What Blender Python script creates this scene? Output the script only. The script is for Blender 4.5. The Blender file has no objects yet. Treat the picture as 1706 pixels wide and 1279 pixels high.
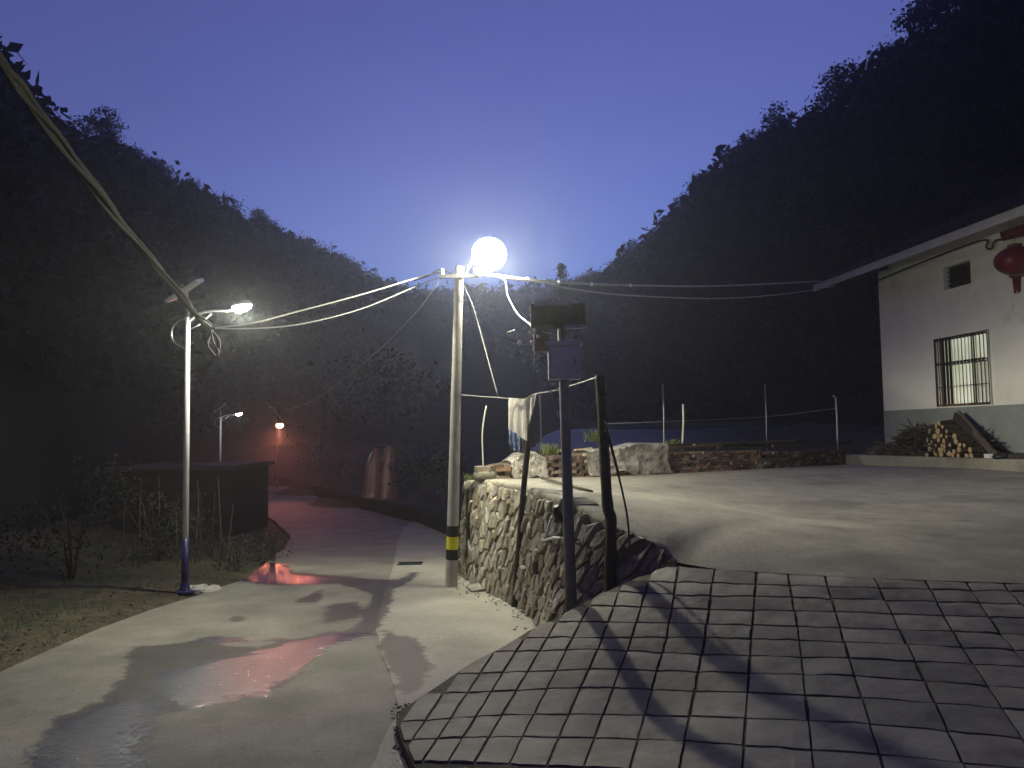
import bpy, math, random
import numpy as np
from mathutils import Vector, Matrix, noise
random.seed(7); rng = np.random.default_rng(7)
sc = bpy.context.scene
col = sc.collection
PI = math.pi
# ------------------------------------------------------------------ camera
PITCH, ROLL = math.radians(3.57), 0.015
EYE = Vector((0, 0, 1.6)); F = 1289.0
fw = Vector((0, math.cos(PITCH), math.sin(PITCH)))
u0 = Vector((0, -math.sin(PITCH), math.cos(PITCH))); r0 = Vector((1, 0, 0))
rt = r0 * math.cos(ROLL) - u0 * math.sin(ROLL)
up = u0 * math.cos(ROLL) + r0 * math.sin(ROLL)
cd = bpy.data.cameras.new('camera'); cam = bpy.data.objects.new('camera', cd); col.objects.link(cam)
cd.sensor_width = 36; cd.lens = F / 1706 * 36; cd.clip_start = 0.05; cd.clip_end = 2000
m = Matrix((rt, up, -fw)).transposed().to_4x4(); m.translation = EYE
cam.matrix_world = m; sc.camera = cam
# ------------------------------------------------------------------ sky, faint dusk sun, exposure
w = bpy.data.worlds.new('World'); sc.world = w; w.use_nodes = True
nt = w.node_tree; nt.nodes.clear()
SUN_EL, SUN_ROT = math.radians(-3.5), math.radians(8)
sky = nt.nodes.new('ShaderNodeTexSky'); sky.sky_type = 'NISHITA'; sky.sun_disc = False
sky.sun_elevation = SUN_EL; sky.sun_rotation = SUN_ROT; sky.air_density = 1.0; sky.dust_density = 0.6; sky.ozone_density = 6.0
hs = nt.nodes.new('ShaderNodeMix'); hs.data_type = 'RGBA'; hs.blend_type = 'MULTIPLY'; hs.inputs[0].default_value = 1
hs.inputs[7].default_value = (1.12, 1.03, 0.465, 1)
bg = nt.nodes.new('ShaderNodeBackground'); bg.inputs[1].default_value = 12.0
wo = nt.nodes.new('ShaderNodeOutputWorld')
wtc = nt.nodes.new('ShaderNodeTexCoord'); wmp = nt.nodes.new('ShaderNodeMapping'); wmp.inputs['Scale'].default_value = (1, 1, 2.2); wn = nt.nodes.new('ShaderNodeTexNoise'); wn.inputs['Scale'].default_value = 2.1; wn.inputs['Detail'].default_value = 6; wn.inputs['Roughness'].default_value = .55
wr_ = nt.nodes.new('ShaderNodeMapRange'); wr_.inputs[1].default_value = .3; wr_.inputs[2].default_value = .7
wmx = nt.nodes.new('ShaderNodeMix'); wmx.data_type = 'RGBA'; wmx.inputs[6].default_value = (1.06, 1.04, .47, 1); wmx.inputs[7].default_value = (1.38, 1.22, .53, 1)
nt.links.new(wtc.outputs['Generated'], wmp.inputs[0]); nt.links.new(wmp.outputs[0], wn.inputs['Vector']); nt.links.new(wn.outputs['Fac'], wr_.inputs[0]); nt.links.new(wr_.outputs[0], wmx.inputs[0]); nt.links.new(wmx.outputs[2], hs.inputs[7])
nt.links.new(sky.outputs[0], hs.inputs[6]); nt.links.new(hs.outputs[2], bg.inputs[0]); nt.links.new(bg.outputs[0], wo.inputs[0])
sd = bpy.data.lights.new('dusk_sun', 'SUN'); sd.energy = 0.01; sd.angle = math.radians(20); sd.color = (0.7, 0.75, 1)
so = bpy.data.objects.new('dusk_sun', sd); col.objects.link(so); so.rotation_euler = (math.radians(86), 0, math.radians(-8))
sc.view_settings.view_transform = 'Standard'; sc.view_settings.look = 'None'
sc.view_settings.exposure = 0.0; sc.view_settings.gamma = 1; sc.view_settings.use_curve_mapping = False
sc.cycles.max_bounces = 5; sc.cycles.volume_bounces = 1; sc.cycles.diffuse_bounces = 3; sc.cycles.glossy_bounces = 3
sc.cycles.transparent_max_bounces = 12; sc.cycles.sample_clamp_indirect = 4.0; sc.cycles.use_denoising = True
HAZE = 0.0020
# ------------------------------------------------------------------ measuring helpers
def ray(px, py):
    d = fw + rt * ((px - 853) / F) + up * ((639.5 - py) / F)
    return d / d.y
def P(px, py, Y): return EYE + ray(px, py) * Y
def hit(px, py, zf, ya=2.5, yb=60):
    d = ray(px, py); prev = None; n = 240
    for i in range(n + 1):
        Y = ya * (yb / ya) ** (i / n); p = EYE + d * Y
        s = p.z - zf(p.x, p.y)
        if s <= 0:
            lo, hi = (prev if prev else Y), Y
            for _ in range(24):
                mid = (lo + hi) / 2; q = EYE + d * mid
                if q.z - zf(q.x, q.y) > 0: lo = mid
                else: hi = mid
            q = EYE + d * hi
            return Vector((q.x, q.y, zf(q.x, q.y)))
        prev = Y
    q = EYE + d * yb
    return Vector((q.x, q.y, zf(q.x, q.y)))
class TPS:
    def __init__(s, pts):
        s.p = np.array([(p[0], p[1]) for p in pts], float); z = np.array([p[2] for p in pts], float); n = len(pts)
        K = s.k(s.p); A = np.zeros((n + 3, n + 3)); A[:n, :n] = K + np.eye(n) * 0.02
        A[:n, n] = 1; A[:n, n+1:] = s.p; A[n, :n] = 1; A[n+1:, :n] = s.p.T
        s.w = np.linalg.solve(A, np.concatenate([z, [0, 0, 0]]))
    def k(s, q):
        d2 = ((q[:, None, :] - s.p[None]) ** 2).sum(-1)
        return np.where(d2 > 1e-12, d2 * np.log(d2 + 1e-12) * .5, 0)
    def __call__(s, x, y):
        q = np.array([[x, y]], float); n = len(s.p)
        return float((s.k(q) @ s.w[:n])[0] + s.w[n] + s.w[n+1] * x + s.w[n+2] * y)
def lerp_tab(tab, v):
    if v <= tab[0][0]: return tab[0][1]
    for a, b in zip(tab, tab[1:]):
        if v <= b[0]: return a[1] + (b[1] - a[1]) * (v - a[0]) / (b[0] - a[0])
    return tab[-1][1]
ROAD = [(-30, -0.25), (4.5, -0.36), (8.5, -0.53), (11.3, -0.65), (13, -0.75), (20, -1.08), (30, -1.3), (40, -1.42), (80, -1.5)]
def road_z(x, y): return lerp_tab(ROAD, y)
PZ = [P(*a) for a in ((775,802,12.4),(822,801,12.2),(870,808,10.5),(905,820,9.0),(960,842,8.2),(1010,872,7.8),(1100,906,7.35),(1125,936,7.2),
     (1260,940,6.96),(1460,965,6.3),(1700,1000,5.9),(1432,775,21),(1706,781,16.3),(1100,790,15.2),(830,797,13.1),(975,795,13.8),(1250,850,10.3),(1600,860,9.8))]
plaza_f = TPS(PZ)
def plaza_z(x, y): return plaza_f(x, y)
RP = [P(*a) for a in ((952,1012,7.2),(1125,938,7.2),(1000,985,7.65),(905,1036,8.2),(890,1042,8.35),(850,1068,7.65),(780,1105,6.85),(720,1145,6.1),(665,1182,5.5),
     (680,1235,4.9),(695,1279,4.45),(1240,1279,4.2),(1260,940,6.96),(1460,965,6.3),(1700,1000,5.9),(1700,1279,3.8),(1000,1279,4.42),(1090,1184,5.42),(1250,1100,5.55),(1500,1100,5.1))] + \
     [Vector((0,0,-.30)),Vector((3,0,-.05)),Vector((-2,0,-.40)),Vector((0,-5,-.4)),Vector((5,2,.15))]
ramp_f = TPS(RP)
def ramp_z(x, y): return ramp_f(x, y)
# ------------------------------------------------------------------ object helpers
def tag(o, label=None, cat=None, group=None, kind=None):
    if label: o['label'] = label
    if cat: o['category'] = cat
    if group: o['group'] = group
    if kind: o['kind'] = kind
    return o
def thing(name, label, cat, loc, group=None):
    o = bpy.data.objects.new(name, None); col.objects.link(o); o.location = loc; o.empty_display_size = .2
    return tag(o, label, cat, group)
def base_of(p):
    v = Vector((0, 0, 0))
    while p is not None: v += p.location; p = p.parent
    return v
class MB:
    def __init__(s): s.v = []; s.f = []
    def add(s, vs, fs):
        n = len(s.v); s.v += [tuple(v) for v in vs]; s.f += [tuple(i + n for i in f) for f in fs]; return s
    def box(s, c, sx, sy, sz, M=None):
        vs = [Vector((a * sx / 2, b * sy / 2, d * sz / 2)) for a in (-1, 1) for b in (-1, 1) for d in (-1, 1)]
        if M is not None: vs = [M @ v for v in vs]
        c = Vector(c)
        return s.add([v + c for v in vs], [(0,1,3,2),(4,6,7,5),(0,4,5,1),(2,3,7,6),(0,2,6,4),(1,5,7,3)])
    def beam(s, a, b, wd, ht, upv=(0, 0, 1)):
        a, b = Vector(a), Vector(b); d = (b - a); L = d.length; d.normalize()
        x = d.cross(Vector(upv)); x = x.normalized() if x.length > 1e-6 else Vector((1, 0, 0)); z = x.cross(d)
        return s.box((a + b) / 2, L, wd, ht, Matrix((d, x, z)).transposed())
    def tube(s, pts, r, n=8, cap=True, jit=0):
        pts = [Vector(p) for p in pts]; N = len(pts)
        rs = r if isinstance(r, (list, tuple)) else [r] * N
        vs = []; prevx = None
        for i, p in enumerate(pts):
            d = (pts[min(i + 1, N - 1)] - pts[max(i - 1, 0)]).normalized()
            if prevx is None:
                x = d.orthogonal().normalized()
            else:
                x = (prevx - d * prevx.dot(d)); x = x.normalized() if x.length > 1e-6 else d.orthogonal().normalized()
            prevx = x; y = d.cross(x)
            for k in range(n):
                a = 2 * PI * k / n; rr = rs[i] * (1 + (random.uniform(-jit, jit) if jit else 0))
                vs.append(p + (x * math.cos(a) + y * math.sin(a)) * rr)
        fs = [(i*n + k, i*n + (k+1) % n, (i+1)*n + (k+1) % n, (i+1)*n + k) for i in range(N-1) for k in range(n)]
        if cap: fs += [tuple(range(n))[::-1], tuple((N-1)*n + k for k in range(n))]
        return s.add(vs, fs)
    def lathe(s, c, prof, n=20):
        c = Vector(c); vs = [c + Vector((r * math.cos(2*PI*k/n), r * math.sin(2*PI*k/n), z)) for r, z in prof for k in range(n)]
        N = len(prof)
        fs = [(i*n + k, i*n + (k+1) % n, (i+1)*n + (k+1) % n, (i+1)*n + k) for i in range(N-1) for k in range(n)]
        fs += [tuple(range(n))[::-1], tuple((N-1)*n + k for k in range(n))]
        return s.add(vs, fs)
    def build(s, name, mat, parent=None, smooth=False, bevel=0):
        b = base_of(parent)
        me = bpy.data.meshes.new(name); me.from_pydata([(v[0]-b.x, v[1]-b.y, v[2]-b.z) for v in s.v], [], s.f); me.validate()
        me.materials.append(mat); o = bpy.data.objects.new(name, me); col.objects.link(o)
        if smooth:
            me.polygons.foreach_set('use_smooth', [True] * len(me.polygons))
        if parent is not None: o.parent = parent
        if bevel:
            md = o.modifiers.new('bevel', 'BEVEL'); md.width = bevel; md.segments = 2; md.limit_method = 'ANGLE'
        return o
def quads_object(name, V, mat, parent=None, group_of=4):
    n = len(V) // group_of
    me = bpy.data.meshes.new(name); me.vertices.add(len(V)); me.vertices.foreach_set('co', V.astype(np.float32).ravel())
    me.loops.add(n * group_of); me.loops.foreach_set('vertex_index', np.arange(n * group_of, dtype=np.int32))
    me.polygons.add(n); me.polygons.foreach_set('loop_start', np.arange(0, n * group_of, group_of, dtype=np.int32))
    me.update(calc_edges=True); me.validate(); me.materials.append(mat)
    o = bpy.data.objects.new(name, me); col.objects.link(o)
    if parent is not None: o.parent = parent
    return o
# ------------------------------------------------------------------ materials
def N(t, k, **kw):
    n = t.nodes.new(k)
    for a, b in kw.items(): setattr(n, a, b)
    return n
def mat(name, c1, c2=None, rough=.8, scale=4, bump=.3, bscale=30, metal=0, detail=6, dist=.02, spec=.4, coord='Object', patch=None, emis=None, trans=0, alpha=1, dirt=False, rnd=False):
    m = bpy.data.materials.new(name); m.use_nodes = True; t = m.node_tree; b = t.nodes['Principled BSDF']
    c2 = c2 or tuple(min(1, c * 1.35) for c in c1)
    tc = N(t, 'ShaderNodeTexCoord'); src = tc.outputs[coord]
    if coord == 'World': pass
    n1 = N(t, 'ShaderNodeTexNoise'); n1.inputs['Scale'].default_value = scale; n1.inputs['Detail'].default_value = detail; n1.inputs['Roughness'].default_value = .65
    t.links.new(src, n1.inputs['Vector'])
    rp = N(t, 'ShaderNodeValToRGB'); rp.color_ramp.elements[0].position = .32; rp.color_ramp.elements[1].position = .68
    rp.color_ramp.elements[0].color = (*c1, 1); rp.color_ramp.elements[1].color = (*c2, 1)
    t.links.new(n1.outputs['Fac'], rp.inputs['Fac']); out = rp.outputs['Color']
    if patch:
        n3 = N(t, 'ShaderNodeTexNoise'); n3.inputs['Scale'].default_value = patch[1]; n3.inputs['Detail'].default_value = 8; n3.inputs['Roughness'].default_value = .7
        t.links.new(src, n3.inputs['Vector'])
        r3 = N(t, 'ShaderNodeValToRGB'); r3.color_ramp.elements[0].position = patch[2]; r3.color_ramp.elements[1].position = patch[2] + .12
        t.links.new(n3.outputs['Fac'], r3.inputs['Fac'])
        mx = N(t, 'ShaderNodeMix'); mx.data_type = 'RGBA'; t.links.new(r3.outputs['Color'], mx.inputs[0]); t.links.new(out, mx.inputs[6]); mx.inputs[7].default_value = (*patch[0], 1)
        out = mx.outputs[2]
    if rnd:
        oi = N(t, 'ShaderNodeObjectInfo'); om = N(t, 'ShaderNodeMapRange'); om.inputs[3].default_value = .72; om.inputs[4].default_value = 1.2; t.links.new(oi.outputs['Random'], om.inputs[0])
        ox = N(t, 'ShaderNodeMix'); ox.data_type = 'RGBA'; ox.blend_type = 'MULTIPLY'; ox.inputs[0].default_value = 1; t.links.new(out, ox.inputs[6]); t.links.new(om.outputs[0], ox.inputs[7]); out = ox.outputs[2]
    if dirt:   # lamp falloff painted as darker tone over the near yard, plus fine grit grain
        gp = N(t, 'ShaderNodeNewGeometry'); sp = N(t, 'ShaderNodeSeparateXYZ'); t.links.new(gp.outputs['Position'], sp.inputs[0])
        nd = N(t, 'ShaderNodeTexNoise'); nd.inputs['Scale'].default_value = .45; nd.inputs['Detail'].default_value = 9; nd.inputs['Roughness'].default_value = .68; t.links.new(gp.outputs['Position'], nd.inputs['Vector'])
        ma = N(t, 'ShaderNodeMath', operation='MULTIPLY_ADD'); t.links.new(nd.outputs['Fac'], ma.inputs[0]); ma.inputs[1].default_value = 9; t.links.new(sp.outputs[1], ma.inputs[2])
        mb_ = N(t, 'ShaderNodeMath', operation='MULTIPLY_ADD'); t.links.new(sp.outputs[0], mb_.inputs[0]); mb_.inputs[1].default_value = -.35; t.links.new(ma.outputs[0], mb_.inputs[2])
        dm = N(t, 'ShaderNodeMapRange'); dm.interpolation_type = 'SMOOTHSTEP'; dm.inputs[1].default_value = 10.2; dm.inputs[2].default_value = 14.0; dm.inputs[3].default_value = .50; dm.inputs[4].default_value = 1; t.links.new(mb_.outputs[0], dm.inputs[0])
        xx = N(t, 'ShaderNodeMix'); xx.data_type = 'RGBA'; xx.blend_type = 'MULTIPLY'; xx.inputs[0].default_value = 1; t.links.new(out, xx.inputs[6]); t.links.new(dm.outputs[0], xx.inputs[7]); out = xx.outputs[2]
        ng = N(t, 'ShaderNodeTexNoise'); ng.inputs['Scale'].default_value = 45; ng.inputs['Detail'].default_value = 5; t.links.new(src, ng.inputs['Vector'])
        gm = N(t, 'ShaderNodeMapRange'); gm.inputs[1].default_value = .3; gm.inputs[2].default_value = .7; gm.inputs[3].default_value = .72; gm.inputs[4].default_value = 1.15; t.links.new(ng.outputs[0], gm.inputs[0])
        x2 = N(t, 'ShaderNodeMix'); x2.data_type = 'RGBA'; x2.blend_type = 'MULTIPLY'; x2.inputs[0].default_value = 1; t.links.new(out, x2.inputs[6]); t.links.new(gm.outputs[0], x2.inputs[7]); out = x2.outputs[2]
    t.links.new(out, b.inputs['Base Color'])
    b.inputs['Roughness'].default_value = rough; b.inputs['Metallic'].default_value = metal; b.inputs['Specular IOR Level'].default_value = spec
    if bump:
        n2 = N(t, 'ShaderNodeTexNoise'); n2.inputs['Scale'].default_value = bscale; n2.inputs['Detail'].default_value = 8; t.links.new(src, n2.inputs['Vector'])
        bp = N(t, 'ShaderNodeBump'); bp.inputs['Strength'].default_value = bump; bp.inputs['Distance'].default_value = dist
        t.links.new(n2.outputs['Fac'], bp.inputs['Height']); t.links.new(bp.outputs['Normal'], b.inputs['Normal'])
    if emis: b.inputs['Emission Color'].default_value = (*emis[0], 1); b.inputs['Emission Strength'].default_value = emis[1]
    b.inputs['Alpha'].default_value = alpha
    if trans: b.inputs['Transmission Weight'].default_value = trans
    return m
M = {}
M['plaza'] = mat('plaza_concrete', (.25,.24,.20), (.36,.345,.288), .8, 2.4, .6, 55, patch=((.205,.198,.168), .7, .50), dist=.006, dirt=True)  # dirt flag also paints the lamp's falloff darker towards the ramp
M['ramp'] = mat('ramp_concrete', (.092,.089,.074), (.185,.178,.148), .7, 3, .8, 8, patch=((.085,.066,.055), 2.2, .55), dist=.014, rnd=True)
M['dirt'] = mat('groove_dirt', (.02,.017,.014), (.055,.048,.038), .9, 8, .6, 60)
M['joint'] = mat('mortar', (.15,.14,.11), (.28,.26,.21), .9, 7, 1, 40, dist=.03)
M['stone'] = mat('wall_stone', (.18,.165,.13), (.40,.37,.29), .85, 5, .9, 28, patch=((.075,.085,.045), 3, .6), dist=.02)
M['stone2'] = mat('wall_stone_grey', (.16,.155,.14), (.36,.35,.31), .8, 7, .9, 35, dist=.02)
M['stone3'] = mat('wall_stone_brown', (.10,.08,.055), (.23,.19,.135), .88, 6, .9, 30, dist=.02)
M['earth'] = mat('earth', (.035,.030,.018), (.10,.085,.05), .95, 2.5, 1, 14, patch=((.035,.05,.018), 1.2, .5), dist=.05)
M['hill'] = mat('hill_earth', (.006,.008,.005), (.015,.018,.010), .95, .3, .5, 2)
M['leafd'] = mat('leaf_dark', (.006,.008,.006), (.018,.022,.014), .8, .35, 0, detail=3)
M['leafg'] = mat('leaf_green', (.05,.075,.02), (.15,.18,.05), .7, 3, 0)
M['bark'] = mat('bark', (.03,.024,.018), (.07,.055,.04), .9, 8, .6, 30)
M['pole'] = mat('pole_concrete', (.30,.29,.265), (.42,.41,.37), .8, 6, .35, 50, dist=.006)
M['black'] = mat('black_paint', (.012,.012,.013), (.02,.02,.02), .55, 20, .1)
M['yellow'] = mat('yellow_paint', (.62,.60,.02), (.75,.72,.03), .5, 12, .1)
M['white'] = mat('white_post_paint', (.72,.73,.74), (.82,.82,.82), .3, 10, .03)
M['blue'] = mat('dark_blue_paint', (.016,.014,.075), (.03,.025,.11), .35, 10, .03)
M['steel'] = mat('galvanised_steel', (.30,.31,.33), (.42,.43,.45), .38, 14, .06, metal=.85)
M['postgrey'] = mat('grey_post_paint', (.13,.135,.16), (.20,.205,.23), .5, 9, .12, 40)
M['box'] = mat('meter_box_paint', (.52,.56,.56), (.62,.66,.66), .45, 5, .08, 30, patch=((.10,.08,.06), 9, .66))
M['red'] = mat('red_plastic', (.08,.005,.005), (.15,.010,.009), .45, 10, .05)
M['rust'] = mat('rusty_bar', (.10,.05,.035), (.18,.09,.06), .8, 20, .3)
M['wood'] = mat('old_wood', (.05,.038,.028), (.13,.10,.075), .85, 7, .7, 25)
M['woodd'] = mat('dark_wet_wood', (.018,.013,.011), (.05,.036,.028), .7, 9, .8, 30)
M['cut'] = mat('cut_wood', (.34,.23,.12), (.55,.42,.26), .8, 22, .4, 60)
M['brick'] = mat('brick', (.17,.085,.055), (.30,.19,.13), .9, 9, .6, 40)
M['brick2'] = mat('brick_grey', (.16,.13,.10), (.28,.24,.19), .9, 9, .6, 40)
M['brick3'] = mat('brick_dark', (.07,.05,.04), (.15,.10,.08), .9, 9, .6, 40)
M['wallw'] = mat('white_render', (.70,.70,.67), (.80,.79,.76), .9, 1.2, .2, 30, dist=.006, patch=((.50,.49,.45), .9, .58))
M['dado'] = mat('grey_render', (.20,.225,.225), (.27,.29,.285), .9, 2.5, .25, 30, dist=.006, patch=((.16,.175,.17), 1.3, .58))
M['fascia'] = mat('fascia_render', (.40,.40,.38), (.50,.50,.47), .85, 2, .2, 20)
M['tile'] = mat('roof_tile', (.008,.005,.008), (.02,.012,.018), .95, 6, .3, 20)
M['cable'] = mat('grey_cable', (.40,.40,.40), (.52,.52,.52), .4, 30, .05)
M['cabled'] = mat('black_cable', (.014,.014,.015), (.03,.03,.03), .45, 30, .05)
M['cableb'] = mat('aged_cable_sheath', (.005,.005,.005), (.02,.018,.017), .95, 30, .6, 80, spec=.1)
M['towel'] = mat('white_towel', (.84,.81,.72), (.92,.90,.83), .95, 14, .5, 160, dist=.003)
M['greycloth'] = mat('grey_cloth', (.33,.30,.31), (.44,.40,.41), .95, 14, .4, 160, dist=.003)
M['darkcloth'] = mat('dark_cloth', (.035,.03,.03), (.07,.06,.055), .95, 14, .4, 160, dist=.003)
M['bluecloth'] = mat('blue_cloth', (.06,.10,.22), (.22,.28,.40), .9, 22, .4, 160, dist=.003)
M['pvc'] = mat('white_pvc', (.72,.72,.70), (.80,.80,.78), .3, 10, .03)
M['hole'] = mat('black_plastic', (.01,.01,.01), (.02,.02,.02), .5, 10, .1)
M['tyre'] = mat('dusty_tyre', (.12,.115,.085), (.20,.19,.15), .9, 9, .6, 40)
M['solar'] = mat('solar_cell', (.012,.015,.05), (.02,.025,.07), .15, 10, 0)
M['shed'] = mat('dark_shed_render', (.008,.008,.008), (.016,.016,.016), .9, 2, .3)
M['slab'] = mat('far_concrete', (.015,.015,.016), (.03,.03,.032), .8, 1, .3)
M['glass'] = mat('dark_glass', (.02,.02,.025), (.03,.03,.03), .1, 10, 0)
M['mulch'] = mat('dark_blue_sheeting', (.05,.045,.035), (.085,.075,.06), .4, 3, .6, 6, dist=.1)
M['steelbar'] = mat('stainless_bar', (.62,.62,.60), (.72,.72,.70), .22, 14, .02, metal=1)
def emitter(name, c, s):
    m = bpy.data.materials.new(name); m.use_nodes = True; t = m.node_tree; t.nodes.clear()
    e = N(t, 'ShaderNodeEmission'); e.inputs[0].default_value = (*c, 1); e.inputs[1].default_value = s
    o = N(t, 'ShaderNodeOutputMaterial'); t.links.new(e.outputs[0], o.inputs[0]); return m
M['lens'] = emitter('lit_led_lens', (1, 1, .97), 90)
lt = M['lens'].node_tree; lw = N(lt, 'ShaderNodeLayerWeight'); lw.inputs[0].default_value = .5; lr = N(lt, 'ShaderNodeMapRange'); lr.inputs[1].default_value = .1; lr.inputs[2].default_value = .95; lr.inputs[3].default_value = 90; lr.inputs[4].default_value = 1.2; lt.links.new(lw.outputs['Facing'], lr.inputs[0]); lt.links.new(lr.outputs[0], [n for n in lt.nodes if n.type == 'EMISSION'][0].inputs[1])
M['lens2'] = emitter('lit_small_led_lens', (.97, 1, .98), 12)
M['lens3'] = emitter('lit_red_bulb', (1, .34, .16), 26)
def plastic_mat(name, c, tr, ro=.38):
    m = bpy.data.materials.new(name); m.use_nodes = True; t = m.node_tree; b = t.nodes['Principled BSDF']
    b.inputs['Base Color'].default_value = (*c, 1); b.inputs['Roughness'].default_value = ro
    tb = N(t, 'ShaderNodeBsdfTransparent'); mx = N(t, 'ShaderNodeMixShader')
    tc = N(t, 'ShaderNodeTexCoord'); n = N(t, 'ShaderNodeTexNoise'); n.inputs['Scale'].default_value = 3.5; n.inputs['Detail'].default_value = 7; t.links.new(tc.outputs['Object'], n.inputs['Vector'])
    mr = N(t, 'ShaderNodeMapRange'); mr.inputs[1].default_value = .35; mr.inputs[2].default_value = .65; mr.inputs[3].default_value = tr[0]; mr.inputs[4].default_value = tr[1]
    t.links.new(n.outputs['Fac'], mr.inputs[0]); t.links.new(mr.outputs[0], mx.inputs[0]); t.links.new(b.outputs[0], mx.inputs[1]); t.links.new(tb.outputs[0], mx.inputs[2])
    n2 = N(t, 'ShaderNodeTexNoise'); n2.inputs['Scale'].default_value = 16; n2.inputs['Detail'].default_value = 5; t.links.new(tc.outputs['Object'], n2.inputs['Vector'])
    bp = N(t, 'ShaderNodeBump'); bp.inputs['Strength'].default_value = .6; bp.inputs['Distance'].default_value = .03; t.links.new(n2.outputs[0], bp.inputs['Height']); t.links.new(bp.outputs[0], b.inputs['Normal'])
    t.links.new(mx.outputs[0], t.nodes['Material Output'].inputs[0]); return m
M['sheet'] = plastic_mat('milky_plastic_sheet', (.46, .44, .40), (.3, .85))
M['redsheet'] = plastic_mat('crinkled_reddish_plastic', (.30, .14, .13), (.05, .3), .2)
# lit curtain behind the window
cm = bpy.data.materials.new('lit_curtain'); cm.use_nodes = True; t = cm.node_tree; b = t.nodes['Principled BSDF']
b.inputs['Base Color'].default_value = (.7, .72, .62, 1); b.inputs['Roughness'].default_value = .9
tc = N(t, 'ShaderNodeTexCoord'); wv = N(t, 'ShaderNodeTexNoise'); wv.inputs['Scale'].default_value = 1.6; t.links.new(tc.outputs['Object'], wv.inputs['Vector'])
rr = N(t, 'ShaderNodeValToRGB'); rr.color_ramp.elements[0].color = (.36,.38,.27,1); rr.color_ramp.elements[1].color = (.62,.64,.52,1); rr.color_ramp.elements[0].position = .35; rr.color_ramp.elements[1].position = .65
t.links.new(wv.outputs[0], rr.inputs[0]); t.links.new(rr.outputs[0], b.inputs['Emission Color']); b.inputs['Emission Strength'].default_value = .75
M['curtain'] = cm
c2_ = cm.copy(); c2_.name = 'dim_curtain'; c2_.node_tree.nodes['Principled BSDF'].inputs['Emission Strength'].default_value = .22; M['curtain_dim'] = c2_
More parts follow.
